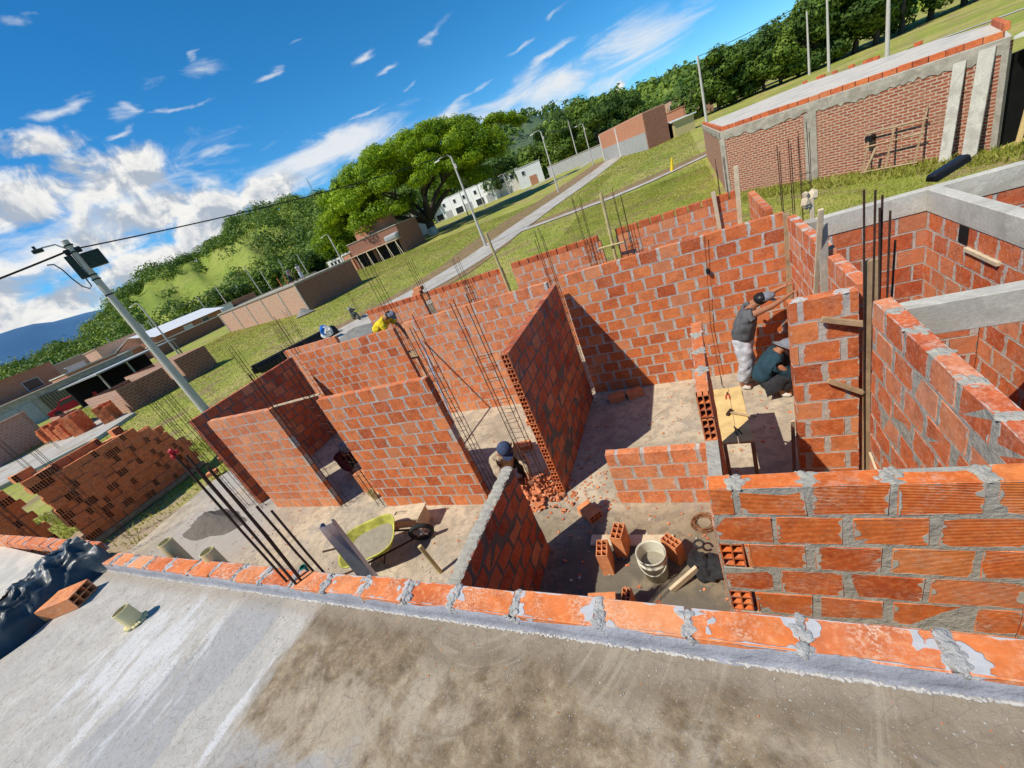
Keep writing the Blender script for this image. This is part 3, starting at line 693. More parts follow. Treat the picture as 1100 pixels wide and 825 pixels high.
brickwall('brick wall below the crossing tie beam at the right edge', 2.46, 2.56, 1.6, 3.49, 0, 2.165, 'brick_red', 'mortar', .29, .035)
brickwall('low inner brick wall of the right-hand room', 1.262, 2.45, 5.15, 5.26, 0, 1.35, 'brick_red', 'mortar', .29, .035)
b = MB(); b.box(1.262, 1.40, 6.36, 6.54, 0, 2.425, 0, .01, .006); tag(b.build('concrete_column', M['column']), 'rough concrete column at the left end of the far tie beam', 'column')
# ================================================================== REBAR, TIMBER, PIPES
def cage(label, x, y, h, z0=0., w=.14, d=.09, lean=(0, 0), nbar=4, st=.17, group='column cages of reinforcing bar', jitter=.03):
    b = MB()
    cs = [(-w / 2, -d / 2), (w / 2, -d / 2), (w / 2, d / 2), (-w / 2, d / 2)][:nbar]
    for cx, cy in cs:
        hh = h + random.uniform(-.12, .12); pts = []
        for k in range(5):
            a = k / 4; pts.append((x + cx + lean[0] * a * a + random.uniform(-jitter, jitter) * a * .4, y + cy + lean[1] * a * a, z0 + (hh - z0) * a))
        b.tube(pts, .0055, 5)
    z = z0 + .08
    while z < min(h - .1, z0 + 2.6):
        a = (z - z0) / (h - z0); ox, oy = lean[0] * a * a, lean[1] * a * a; t_ = random.uniform(-.012, .012)
        q = [(x + ox + cx * 1.08, y + oy + cy * 1.08, z + t_ * (1 if cx > 0 else -1)) for cx, cy in ((-w / 2, -d / 2), (w / 2, -d / 2), (w / 2, d / 2), (-w / 2, d / 2), (-w / 2, -d / 2))]
        b.tube(q, .0035, 4, cap=False); z += st
    o = b.build('rebar_cage', M['steel_dark']); tag(o, label, 'rebar cage', group)
    return o
cage('cage of rusty bars standing alone left of the narrow brick panel, on the bare floor', -10.35, 4.0, 3.55)
cage('cage of rusty bars against the shaded corner wall, left of the narrow panel', -9.70, 4.0, 3.2)
cage('cage of rusty bars along the right edge of the narrow brick panel', -6.94, 4.02, 3.05)
cage('cage of rusty bars along the left edge of the wide brick panel', -5.92, 4.02, 3.3)
cage('cage of rusty bars at the right edge of the wide brick panel', -3.42, 4.1, 3.15)
cage('cage of rusty bars in front of the perforated end of the tall cross wall', -2.62, 4.15, 3.25, w=.2)
cage('dense cage of bars in the slot of the back wall beside the man in yellow', -6.15, 7.0, 4.0, w=.20, d=.1)
cage('cage of bars in the slot of the back wall above the tall cross wall', -2.395, 7.0, 3.35, w=.12)
cage('cage of bars at the left end of the back wall', -9.8, 7.1, 3.5)
cage('cage of bars behind the shaded corner wall', -10.6, 6.2, 3.3)
cage('tall dark bars at the right end of the back wall, near the grass', 1.23, 7.15, 3.3, w=.13, d=.12)
cage('thin bars rising behind the right end of the far low wall', 1.9, 9.4, 3.2)
cage('bars in the gap of the far low wall left of its second section', -6.96, 9.55, 3.5)
cage('bars rising at the left of the far low wall section with the bamboo', -5.55, 9.45, 3.15)
cage('tall bars rising above the far low wall left of the pale pole', -2.15, 9.4, 3.4)
cage('thin bars leaning above the far low wall right of the pale pole', -1.3, 9.35, 3.3)
cage('two thin bars rising at the corner near the red-brick building', .62, 9.6, 3.1)
for k, (x, y, h, tx) in enumerate(((-18.4, 13.0, 2.8, 'second from the left'), (-20.3, 11.7, 2.5, 'third from the right'), (-16.0, 12.2, 3.1, 'nearest the steel profiles'), (-14.6, 10.6, 3.0, 'nearest the shaded corner wall'), (-24.0, 24.0, 2.9, 'beside the road and the scaffolded house'))):
    cage('bare column cage in the grass beyond the site, ' + tx, x, y, h, G(x, y) - .1, group='column cages in the grass')
for k, (x, y, h, tx) in enumerate(((-14.6, 3.1, 3.0, 'right of the tarpaulin'), (-13.9, 1.9, 3.1, 'left of the red-capped bars'), (-17.6, 3.4, 3.3, 'behind the tarpaulin'), (-38, 9, 3.4, 'on the pale lot slab, left one'), (-41, 11.5, 3.4, 'on the pale lot slab, right one'))):
    cage('column cage rising in front of the stacked blocks, ' + tx if k < 3 else 'column cage ' + tx, x, y, h, G(x, y) - .1, group='column cages near the brick stacks')
# single starter bars
def bars(label, lst, rad=.007, cap=None, group='starter bars'):
    for k, (p, q) in enumerate(lst):
        b = MB(); p, q = Vector(p), Vector(q); mid = (p + q) / 2 + Vector((random.uniform(-.01, .01), random.uniform(-.01, .01), 0))
        b.tube([p, mid, q], rad, 7); o = b.build('starter_bar', M['steel_dark'])
        tag(o, label[k] if isinstance(label, list) else label, 'rebar', group)
    return o
bars(['starter bar with a red cap leaning left out of the parapet', 'starter bar just right of the red-capped one', 'second long starter bar right of the red-capped one', 'long starter bar leaning furthest right of the long group', 'long starter bar close beside the next, in the middle of the parapet group'],
     [((-2.52, .87, 2.5), (-2.58, .91, 3.64)), ((-2.46, .87, 2.5), (-2.50, .92, 3.62)), ((-2.44, .90, 2.5), (-2.48, .95, 3.50)), ((-2.40, .88, 2.5), (-2.43, .93, 3.53)), ((-2.42, .86, 2.5), (-2.47, .90, 3.55))])
b = MB(); random.seed(3)
for k in range(9): b.blob((-2.585 + random.uniform(-.018, .018), .912 + random.uniform(-.018, .018), 3.65 + random.uniform(-.018, .018)), (.012, .012, .012), 0, .2)
tag(b.build('bar_cap', M['red']), 'crumpled red plastic cap on the tip of the leftmost starter bar', 'cap')
bars(['short starter bar behind the parapet, nearer the long group', 'short starter bar behind the parapet, nearer the steel channel'], [((-2.38, .965, 2.45), (-2.40, .97, 3.19)), ((-2.30, .97, 2.45), (-2.31, .975, 3.15))])
bars(['bare upright bar behind the board, leftmost of six', 'bare upright bar behind the board, second of six', 'bare upright bar behind the board, third of six', 'bare upright bar behind the board, fourth and thickest', 'bare upright bar behind the board, fifth and shorter', 'bare upright bar behind the board, shortest and rightmost'],
     [((1.17, 3.93, 0), (1.135, 3.9, 3.24)), ((1.20, 3.86, 0), (1.185, 3.85, 3.23)), ((1.225, 3.80, 0), (1.205, 3.83, 3.1)), ((1.24, 3.87, 0), (1.225, 3.85, 3.18)), ((1.262, 3.83, 0), (1.275, 3.86, 3.05)), ((1.28, 3.9, 0), (1.33, 3.92, 2.8))], .0075, group='bars of the column behind the board')
# timber
def board(label, P_, Q_, w, t_, mat='timber', name='board', cat='board', side=None, group=None):
    """a sawn board from P to Q, wide along side"""
    P_, Q_ = Vector(P_), Vector(Q_); d = (Q_ - P_); L_ = d.length; d.normalize()
    s_ = Vector(side or (1, 0, 0)); s_ = (s_ - s_.dot(d) * d).normalized(); n_ = d.cross(s_)
    m = Matrix((s_, n_, d)).transposed().to_4x4(); m.translation = P_
    b = MB(); b.box(-w / 2, w / 2, -t_ / 2, t_ / 2, 0, L_, 0, min(w, t_) * .12, .0015, m)
    o = b.build(name, M[mat]); return tag(o, label, cat, group)
board('upright sawn board standing against the brick pier, nearest and tallest', (1.20, 3.945, 0), (1.20, 3.945, 2.68), .10, .035)
board('short wooden batten nailed across at the top of the upright board', (.86, 3.95, 2.235), (1.15, 3.93, 2.13), .05, .03, side=(0, 0, 1))
board('short wooden batten nailed lower across the upright board', (.89, 3.95, 1.59), (1.15, 3.93, 1.42), .045, .03, side=(0, 0, 1))
board('thin stick lying against the long sunlit wall below the upright board', (1.13, 3.7, .9), (1.13, 2.9, .55), .02, .02, 'timber_pale')
board('upright board at the corner where the worker is reaching', (1.10, 6.87, 0), (1.15, 6.87, 2.50), .07, .03)
board('pale stick leaning between the corner board and the pier', (1.08, 5.5, .9), (1.10, 4.90, 2.93), .045, .03, 'timber_pale')
board('grey weathered board upright in the column slot right of the pale stick', (1.14, 5.03, 0), (1.14, 5.03, 2.75), .08, .03, 'column')
board('short post with crumpled paper bag on it, behind the side wall', (1.45, 6.9, 1.5), (1.45, 6.9, 2.6), .05, .05, 'timber_pale')
b = MB(); [b.blob((1.42 + random.uniform(-.07, .07), 6.9 + random.uniform(-.05, .05), 2.62 + random.uniform(-.1, .12)), (.055, .045, .07), 0, .35) for k in range(6)]
tag(b.build('paper_bag', M['timber_pale']), 'crumpled paper cement bag stuck on the post behind the side wall', 'bag')
board('pale upright stick in front of the far low wall, left of the taller board', (.47, 9.44, 1.4), (.43, 9.44, 2.66), .07, .03, 'timber_pale')
board('weathered upright board rising above the far low wall', (.80, 9.44, 1.4), (.86, 9.44, 2.98), .08, .03, 'timber_pale')
def pole(label, p, q, r_, mat, name='pole', cat='pole', seg=10):
    b = MB(); b.tube([p, q], r_, seg); return tag(b.build(name, M[mat]), label, cat)
pole('bamboo pole leaning left in the gap of the far low wall', (-4.37, 9.42, 0), (-4.42, 9.36, 3.42), .035, 'bamboo')
pole('bamboo pole beside the cross of sticks in the gap of the far low wall', (-1.70, 9.40, 0), (-1.62, 9.40, 3.36), .035, 'bamboo')
pole('short cross stick tied to the bamboo pole', (-1.95, 9.34, 2.28), (-1.35, 9.34, 2.26), .02, 'bamboo')
pole('grey tube leaning on the back wall behind the wide panel', (-4.9, 5.6, 0), (-5.70, 6.92, 2.0), .022, 'galv')
pole('short golden tube standing on the floor right of the wheelbarrow', (-3.83, 2.74, 0), (-3.87, 2.72, .57), .03, 'bamboo', 'tube', 'tube')
board('thin pale batten leaning across the dark gap between the panels', (-9.0, 5.2, 1.9), (-6.9, 4.9, 2.1), .04, .02, 'timber_pale', side=(0, 0, 1))
board('pale lath standing against the pier beside the crouching worker', (.62, 4.35, 0), (.60, 4.02, 1.1), .035, .015, 'timber_pale')
# galvanised channel
b = MB(); m = Matrix.Rotation(.5, 4, 'Z'); m.translation = (-2.30, 1.16, 0)
for q in ((-.045, .045, -.02, -.017), (-.045, -.042, -.017, .02), (.042, .045, -.017, .02), (-.045, -.025, .02, .023), (.025, .045, .02, .023)): b.box(q[0], q[1], q[2], q[3], .6, 2.83, 0, 0, 0, m)
tag(b.build('steel_channel', M['galv']), 'galvanised steel channel standing behind the parapet beside the wheelbarrow', 'channel')
# pipes
def pvc(label, x, y, z0, z1, r_=.055, lean=(0, 0), mat='pvc', group=None):
    b = MB(); m = Matrix.Translation((x, y, z0)); m = m @ Matrix.Rotation(lean[0], 4, 'X') @ Matrix.Rotation(lean[1], 4, 'Y')
    h = z1 - z0; b.lathe([(r_, 0), (r_, h), (r_ - .005, h + .001), (r_ - .006, h - .1 if h > .12 else .01), (0, h - .1 if h > .12 else .01)], 24, 0, m)
    return tag(b.build('pipe_stub', M[mat], smooth=False), label, 'pipe', group)
o = pvc('cream pipe stub standing on the roof slab with a ragged collar', -3.86, .515, 2.555, 2.70, .052, (.05, -.12))
b = MB(); [b.blob((-3.86 + .055 * math.cos(a), .515 + .055 * math.sin(a), 2.565), (.02, .02, .014), 0, .4) for a in np.arange(0, 6.3, .4)]
b.build('collar', M['pvc'], o)
pvc('cream pipe rising behind the parapet, left of the two', -4.34, 1.05, 0, 2.71, .055)
pvc('cream pipe rising behind the parapet, right of the two', -3.55, .985, 0, 2.72, .05)
pvc('green conduit end lying left of the cream pipes', -5.05, 1.05, 2.40, 2.55, .022, (.6, .9), 'green')
pvc('green conduit end poking up beside the starter bars', -2.50, .97, 2.48, 2.66, .02, (.0, .15), 'green')

# ================================================================== LOOSE BLOCKS
M['cell'] = m_plain('cell_inside_shade', (.11, .028, .014), .9, 0, .2, 9, 0)  # dark clay colour painted in as the shade within the cells
def loose_block_mesh():
    b = MB(); L_, W, H_ = .30, .20, .115; w_ = .009
    b.box(0, L_, 0, W, 0, w_); b.box(0, L_, 0, W, H_ - w_, H_)
    b.box(.0004, L_ - .0004, 0, w_, w_, H_ - w_); b.box(.0004, L_ - .0004, W - w_, W, w_, H_ - w_)
    for k in (1, 2): b.box(.0006, L_ - .0006, W * k / 3 - w_ / 2, W * k / 3 + w_ / 2, w_, H_ - w_)
    b.box(.001, L_ - .001, w_, W - w_, H_ / 2 - w_ / 2, H_ / 2 + w_ / 2)
    b.box(.05, L_ - .05, w_, W - w_, w_, H_ - w_, 1)
    o = b.build('clay_block', [M['brick_stack'], M['cell']]); return o
proto = loose_block_mesh(); blockmesh = proto.data
def solid_block_mesh():
    b = MB(); b.box(0, .30, 0, .20, 0, .115, 0, .004, .001)
    o = b.build('clay_block', [M['brick_stack'], M['hole']]); me = o.data; bpy.data.objects.remove(o); return me
sidemesh = solid_block_mesh()
bpy.data.objects.remove(proto)
def block(label, loc, rot=(0, 0, 0), mesh=None, group='clay blocks', s=1, mat=None):
    o = bpy.data.objects.new('clay_block', mesh or blockmesh); C.objects.link(o); o.location = loc; o.rotation_euler = rot; o.scale = (s, s, s)
    return tag(o, label, 'brick', group)
random.seed(21)
# long stack of blocks on edge: ends and sides mixed on the face towards the site
def stack(x0, y0, y1, top, lab, grp, layers=2):
    for layer in range(layers):
        for i in range(12):
            z = .06 + i * .203; y = y0 + random.uniform(0, .08)
            while y < y1 - .1:
                tp = top(y) + (.21 if layer else 0) * (1 if math.sin(y * 9) > -.3 else 0)
                if z + .2 > tp + .1 or (layer and z + .2 < top(y) - .25): y += .12; continue
                xx = x0 - layer * .31 + random.choice((0, 0, .012, -.02, -.05))
                if random.random() < .62:
                    block(lab + ', its plain side outwards', (xx - .115, y, z), (math.pi / 2, 0, math.pi / 2), sidemesh, grp); y += .306
                else:
                    block(lab + ', its open cells outwards', (xx - .30, y + .115, z), (math.pi / 2, 0, 0), blockmesh, grp); y += .119
def top1(y): 
    return 2.25 if y < 3.4 else 2.08 if y < 4.1 else 2.1 if y < 5.1 else 1.85 if y < 5.6 else 1.45 if y < 5.8 else 1.0
stack(-15.9, 2.75, 6.02, top1, 'clay block in the long stack left of the site', 'clay blocks in the long stack')
b = MB(); b.box(-17.8, -15.86, 2.6, 6.1, -.1, .05, 0, .01); tag(b.build('pallet', M['timber']), 'timber base under the long brick stack', 'pallet')
stack(-16.5, 1.0, 2.55, lambda y: 2.2, 'clay block in the second stack behind the tarpaulin', 'clay blocks in the second stack', 1)
b = MB(); b.box(-17.3, -16.45, .9, 2.6, -.1, .05, 0, .01); tag(b.build('pallet', M['timber']), 'timber base under the second brick stack', 'pallet')
for k, (x, y, z, a) in enumerate(((-15.0, 6.3, .0, .3), (-14.7, 6.0, .0, 1.2), (-14.35, 6.4, 0, .1), (-14.6, 6.25, .118, .5), (-14.1, 5.2, 0, .8))):
    block(['loose clay block fallen at the far end of the long stack', 'loose clay block turned sideways by the long stack', 'loose clay block nearest the pavement by the stack', 'loose clay block lying on two others at the end of the stack', 'single clay block on the bare floor short of the stack'][k], (x, y, z), (0, 0, a))
# on the floor of the near room
block('clay block standing on end left of the bucket, in front', (-1.40, 2.88, 0), (0, -math.pi / 2, .12), s=1.12)
block('clay block standing on end left of the bucket, behind and taller', (-1.27, 3.10, 0), (0, -math.pi / 2, -.1), s=1.15)
block('clay block leaning in shadow right of the bucket', (-.62, 3.12, 0), (0, -math.pi / 2, .9))
block('clay block lying on the shadow edge beyond the bucket', (-1.66, 3.74, 0), (0, 0, 2.4))
block('clay block lying close under the parapet', (-1.60, 2.36, 0), (0, 0, .15))
block('clay block on end beside the one under the parapet', (-1.13, 2.42, 0), (0, -math.pi / 2, 0), s=.8)
for k, (x, y, z, a) in enumerate(((-3.35, 6.0, 0, 1.3), (-3.5, 5.2, 0, .2), (-1.9, 6.45, 0, .3), (-1.55, 6.5, 0, .4))):
    block(['clay block on the sandy floor right of the wide panel', 'clay block leaning by the column cage of the wide panel', 'clay block in the shadow at the foot of the back wall', 'second clay block in the shadow at the foot of the back wall'][k], (x, y, z), (0, 0, a))
for i in range(4):
    for j in range(2): block('clay block piled in the dark gap between the two sunlit panels', (-6.7 + j * .32, 4.35, i * .118), (0, 0, .05), random.choice((blockmesh, sidemesh)), 'blocks piled in the gap')
for k, (x, y, z, a) in enumerate(((-6.1, 10.3, .0, .2), (-6.0, 10.3, .118, .3), (-8.0, 10.6, 0, .2), (-8.0, 10.6, .118, .2), (-8.2, 10.6, .236, .0), (-8.1, 10.6, .354, .0))):
    block('clay block in the small heap behind the far low wall', (x, y, 2.05 + z), (0, 0, a), group='blocks behind the far low wall')
b = MB(); b.box(-8.5, -5.5, 10.2, 10.9, -.1, 2.04, 0, .01); tag(b.build('concrete_tank', M['column']), 'plain concrete tank behind the far low wall carrying loose blocks', 'tank')
# rubble
b = MB()
for k in range(300):
    a = random.random(); x = -2.75 + random.gauss(0, .22); y = 4.22 + random.gauss(0, .17); h = max(0, .18 * math.exp(-((x + 2.75) ** 2 + (y - 4.25) ** 2) * 6))
    s_ = random.uniform(.015, .055); b.box(-s_, s_, -s_ * .6, s_ * .6, -s_ * .3, s_ * .3, 0, 0, s_ * .25, Matrix.Translation((x, y, random.uniform(0, h) + .01)) @ Matrix.Rotation(random.uniform(0, 6), 4, (random.random(), random.random(), random.random())))
for k in range(260):
    x = random.uniform(-3.2, .9); y = random.uniform(2.3, 6.6); s_ = random.uniform(.006, .022)
    if random.random() < .6: x = -2.0 + random.gauss(0, .5); y = 4.1 + random.gauss(0, .5)
    b.box(-s_, s_, -s_ * .7, s_ * .7, -s_ * .3, s_ * .3, 0, 0, s_ * .25, Matrix.Translation((x, y, .008)) @ Matrix.Rotation(random.uniform(0, 6), 4, (random.random() * .3, random.random() * .3, 1)))
tag(b.build('brick_rubble', M['brick_pale']), 'heap of broken orange brick at the foot of the tall cross wall', 'rubble', kind='stuff')
b = MB()
for k in range(900):
    x = random.uniform(-12.5, 1.0); y = random.uniform(1.6, 6.8); s_ = random.uniform(.004, .02) * (1.3 if random.random() < .2 else 1)
    b.box(-s_, s_, -s_ * .7, s_ * .7, -s_ * .35, s_ * .35, random.choice((0, 0, 1)), 0, s_ * .3, Matrix.Translation((x, y, .006)) @ Matrix.Rotation(random.uniform(0, 6), 4, (random.random() * .3, random.random() * .3, 1)))
tag(b.build('floor_debris', [M['mortar'], M['brick_pale']]), 'mortar crumbs and brick chips scattered over the site floor', 'debris', kind='stuff')
# sand pile
def heap(label, cx, cy, rx, ry, h, mat, name='sand_pile', seg=28, z0=0, cat='sand pile'):
    b = MB(); n = 12
    for i in range(n + 1):
        for k in range(seg):
            a = 2 * math.pi * k / seg; q = i / n; rr = 1 + .12 * math.sin(a * 3 + cx) + .06 * math.sin(a * 7)
            b.v.append(Vector((cx + rx * q * rr * math.cos(a), cy + ry * q * rr * math.sin(a), z0 + h * (math.cos(q * math.pi) + 1) / 2 * (1 + random.uniform(-.12, .12)) - .01)))
    for i in range(n):
        for k in range(seg): b.face([i * seg + k, i * seg + (k + 1) % seg, (i + 1) * seg + (k + 1) % seg, (i + 1) * seg + k])
    return tag(b.build(name, M[mat], smooth=True), label, cat)
heap('low heap of grey sand left of the parapet pipes', -10.9, 3.5, 1.15, .5, .34, 'mortar_dark')
heap('dark gravel heap in the grass near the motorcycle', -18.3, 17.2, 2.3, 2.6, .5, 'sand', z0=-.1)
heap('small grey gravel heap at the corner of the long brick building', -37.6, 30.6, 1.2, .9, .6, 'sand', z0=G(-37, 30))
# tarpaulin over blocks on the slab edge
random.seed(5)
from mathutils import noise as mnoise
nx, ny = 80, 220; v = []; fs = []
for j in range(ny):
    for i in range(nx):
        a = i / (nx - 1); c_ = j / (ny - 1)
        y = .92 - c_ * 2.6; x = -5.95 + a * .80 + .05 * math.sin(y * 7)
        prof = math.sin(math.pi * min(1, max(0, a))) ** .55
        zz = 2.54 + (.05 + .29 * prof) * (1 - .35 * abs(math.sin(y * 2.3 + .4)) * (1 - a))
        q1 = mnoise.noise(Vector((a * 3.2, y * 4.5, 1))); q2 = mnoise.noise(Vector((a * 7 + y * 5, y * 6 - a * 6, 4))); q3 = mnoise.noise(Vector((a * 16, y * 20 + a * 8, 9)))
        zz += (.05 * (1 - 2.6 * abs(q1)) + .040 * (.5 - abs(q2) * 2.2) + .012 * (.4 - abs(q3) * 1.6)) * min(1, prof * 1.3)
        if a > .97: zz = 2.557
        v.append((x + .05 * mnoise.noise(Vector((a * 5, y * 6, 3))), y, zz))
for j in range(ny - 1):
    for i in range(nx - 1):
        a = i / nx; y = .92 - j / ny * 2.6
        if .30 < a < .62 and (-.02 < y - .30 < .25): continue
        fs.append((j * nx + i, j * nx + i + 1, (j + 1) * nx + i + 1, (j + 1) * nx + i))
me = bpy.data.meshes.new('tarpaulin'); me.from_pydata(v, [], fs); me.materials.append(M['tarp']); me.polygons.foreach_set('use_smooth', [True] * len(fs)); me.update()
o = bpy.data.objects.new('tarpaulin', me); C.objects.link(o); tag(o, 'crumpled dark plastic tarpaulin over a row of blocks at the left edge of the slab', 'tarpaulin')
block('clay block sticking out of the torn tarpaulin, front one', (-5.26, .26, 2.66), (.25, .1, 1.75))
block('clay block sticking out of the torn tarpaulin, behind the front one', (-5.55, .30, 2.64), (.1, .1, 1.4))
block('clay block under the edge of the tarpaulin, close to the parapet corner', (-5.14, .36, 2.56), (0, 0, .5))
b = MB(); b.box(-5.9, -5.37, -1.8, .9, 2.3, 2.6, 0, .01); tag(b.build('block_row', M['brick_loose']), 'row of blocks hidden under the tarpaulin', 'wall')
# slab of the next house at the left
b = MB(); b.prism([(-14, -6), (-5.95, -6), (-5.95, .9), (-14, 1.15)], 2.25, 2.45); tag(b.build('pavement', M['roof_pale']), kind='structure')
b = MB(); x = -13.8
while x < -6.2: b.box(x, x + .28, 1.0, 1.12, 2.45, 2.56, 0, .006, .005); x += .31
tag(b.build('parapet', M['brick_parapet']), 'low brick edge of the white slab at the left border', 'parapet')
b = MB(); b.box(-13.9, -6.0, .95, 1.1, 0, 2.24); tag(b.build('brick_wall', M['mas_orange']), 'outer wall below the white slab at the left border', 'wall')

# ================================================================== TOOLS AND SITE GEAR
def part(root, name, mb, mat, label=None, smooth=False):
    o = mb.build(name, M[mat] if isinstance(mat, str) else mat, root, smooth)
    if label: o['label'] = label
    return o
# bucket
t_ = thing('bucket', 'cream paint bucket half full of water among the blocks', 'bucket', (-.93, 2.93, 0))
b = MB(); b.lathe([(.0, .004), (.125, .004), (.15, .36), (.158, .362), (.158, .33), (.152, .33), (.148, .27), (.156, .27), (.156, .255), (.146, .25)], 36); part(t_, 'shell', b, 'bucket', smooth=True)
b = MB(); b.lathe([(.143, .35), (.128, .12), (.0, .12)], 36); part(t_, 'inside', b, 'bucket')
b = MB(); b.lathe([(.137, .20), (.0, .201)], 36); part(t_, 'water', b, 'wet_cement')
b = MB(); b.tube([(-.155 * math.cos(a), -.155 * math.sin(a) * .95 - .01, .30 - .13 * math.sin(a)) for a in np.linspace(0, math.pi, 14)], .006, 6); part(t_, 'handle', b, 'bucket')
# sack with hammer-like wooden piece
t_ = thing('tool_bag', 'black canvas tool bag slumped by the nearest wall', 'bag', (-.42, 3.02, 0))
b = MB(); random.seed(9); [b.blob((random.uniform(-.11, .11), random.uniform(-.15, .15), .06 + random.uniform(-.02, .05)), (.11, .11, .08), 0, .3, 2) for k in range(7)]; part(t_, 'body', b, 'canvas_black')
b = MB(); b.tube([(.05 * math.cos(a) - .05, .20 + .05 * math.sin(a), .15) for a in np.linspace(0, 5.5, 12)], .013, 6); part(t_, 'strap', b, 'canvas_black')
board('short pale wooden block leaning on the black tool bag', (-.78, 2.72, .03), (-.5, 2.93, .14), .075, .035, 'timber_pale', 'wood_offcut', 'wood', side=(0, 0, 1))
b = MB()
for k in range(9):
    rr = .11 + random.uniform(-.025, .025); ox, oy = random.uniform(-.012, .012), random.uniform(-.012, .012)
    b.tube([(-.42 + ox + rr * math.cos(a), 3.62 + oy + rr * math.sin(a), .01 + k * .006 + .008 * math.sin(a * 2 + k)) for a in np.linspace(0, 6.283, 26)], .004, 5, cap=False)
tag(b.build('wire_coil', M['copper']), 'coil of rusty tie wire on the floor by the nearest wall', 'wire coil')
board('wet plank lying on the floor behind the bucket', (-1.75, 3.33, .02), (-.75, 3.36, .02), .16, .03, 'timber_pale', side=(0, 1, 0))
board('timber strip lying in front of the bucket under the parapet', (-1.75, 2.62, .015), (-.6, 2.15, .015), .10, .02, 'mortar_dark', side=(0, 1, 0))
# sawhorse bench with tools
t_ = thing('sawhorse', 'wooden sawhorse table with a yellow plank top beside the slender wall', 'sawhorse', (.06, 4.62, 0))
for (x, y) in ((-.12, -.55), (.16, -.55), (-.12, .5), (.16, .5)):
    b = MB(); b.box(x - .02, x + .02, y - .03, y + .03, 0, .80, 0, .003); part(t_, 'leg', b, 'timber')
b = MB(); b.box(-.16, .20, -.58, -.50, .12, .19, 0, .004); b.box(-.16, .20, .47, .53, .2, .26, 0, .004); part(t_, 'stretcher', b, 'timber_pale')
b = MB(); b.box(-.17, .02, -.55, .60, .805, .835, 0, .004, .002); b.box(.025, .17, -.55, .60, .803, .833, 0, .004, .002); part(t_, 'tabletop', b, 'timber_yellow')
b = MB(); b.box(-.12, .16, -.95, -.6, .30, .33, 0, .003); part(t_, 'lower_shelf', b, 'timber_pale')
t_ = thing('claw_hammer', 'hammer with wooden handle lying across the yellow plank top', 'hammer', (.05, 4.62, .845), -.5)
b = MB(); b.tube([(0, 0, .01), (.30, 0, .012)], .014, 8); part(t_, 'handle', b, 'timber')
b = MB(); b.box(-.025, .01, -.06, .06, -.005, .03, 0, .005); part(t_, 'head', b, 'steel_dark')
def pliers(label, x, y, z, a, mat):
    t_ = thing('pliers', label, 'pliers', (x, y, z), a)
    for s_ in (-1, 1):
        b = MB(); b.tube([(0, 0, .006), (.03, s_ * .02, .006), (.11, s_ * .022, .006)], .007, 6); part(t_, 'grip', b, mat)
    b = MB(); b.tube([(-.06, 0, .006), (0, 0, .006)], [.005, .014], 6); part(t_, 'jaw', b, 'steel_dark')
pliers('red-handled pliers at the far end of the yellow plank top', .06, 5.05, .836, -1.6, 'red')
pliers('dark pliers at the near end of the yellow plank top', .08, 4.3, .836, -1.3, 'steel_dark')
b = MB(); b.box(-.06, .06, -.025, .025, 0, .03, 0, .006, 0, Matrix.Translation((-.62, 4.75, 0)) @ Matrix.Rotation(.2, 4, 'Z')); tag(b.build('measuring_tape', M['red']), 'small red tool lying on the floor behind the knee-high wall', 'tool')
b = MB(); b.tube([(-.62, 4.75, .01), (-.3, 5.1, .01), (-.25, 5.5, .012), (.05, 5.8, .01), (.1, 6.3, .01), (.02, 6.6, .01), (.02, 6.88, .02), (.0, 6.90, 1.0), (.12, 6.90, 2.5)], .005, 6)
tag(b.build('cable', M['black']), 'thin black cable hanging down the back wall and across the floor', 'cable')
b = MB(); b.blob((.09, 6.90, 1.95), (.03, .03, .06), 0, .1, 2); tag(b.build('lamp_socket', M['black']), 'black lamp socket hanging on the back wall from its cable', 'socket')
# wheelbarrow
t_ = thing('wheelbarrow', 'yellow-green wheelbarrow tipped on its side with cement in the tray', 'wheelbarrow', (-5.05, 2.92, .24), .45)
t_.rotation_euler = (R(15), R(-5), .45)
def tray(s0, s1, n=28, sq=.55):
    out = []
    for (rx, ry, z, ox) in s0:
        ring = []
        for k in range(n):
            a = 2 * math.pi * k / n; c_, s_ = math.cos(a), math.sin(a)
            ring.append(((abs(c_) ** sq) * (1 if c_ > 0 else -1) * rx + ox, (abs(s_) ** sq) * (1 if s_ > 0 else -1) * ry, z))
        out.append(ring)
    b = MB()
    for ring in out: b.v.extend(Vector(p) for p in ring)
    for i in range(len(out) - 1):
        for k in range(n): b.face([i * n + k, i * n + (k + 1) % n, (i + 1) * n + (k + 1) % n, (i + 1) * n + k])
    if s1: b.face([(len(out) - 1) * n + k for k in range(n)])
    return b
part(t_, 'tray', tray([(.24, .17, .0, .05), (.46, .31, .25, 0), (.485, .335, .255, 0), (.485, .335, .24, 0), (.455, .30, .235, 0), (.24, .165, .012, .05)], True), 'yellowgreen', smooth=False)
bb = tray([(.36, .245, .14, .02), (.2, .14, .155, .02)], True); part(t_, 'cement_load', bb, 'wet_cement')
for s_ in (-1, 1):
    b = MB(); b.tube([(.72, s_ * .05, -.12), (.3, s_ * .16, -.02), (-.35, s_ * .22, .0), (-.95, s_ * .28, .10)], .016, 8); part(t_, 'handle', b, 'steel_dark')
    b = MB(); b.tube([(-.15, s_ * .2, -.01), (-.25, s_ * .2, -.27), (-.05, s_ * .2, -.27), (.15, s_ * .18, -.02)], .013, 6); part(t_, 'leg', b, 'steel_dark')
w_ = MB()
for a in np.linspace(0, 2 * math.pi, 25)[:-1]: pass
w_.tube([(.72 + .165 * math.cos(a), 0, -.12 + .165 * math.sin(a)) for a in np.linspace(0, 2 * math.pi, 25)], .034, 8, cap=False)
wh = part(t_, 'wheel', w_, 'rubber', smooth=True)
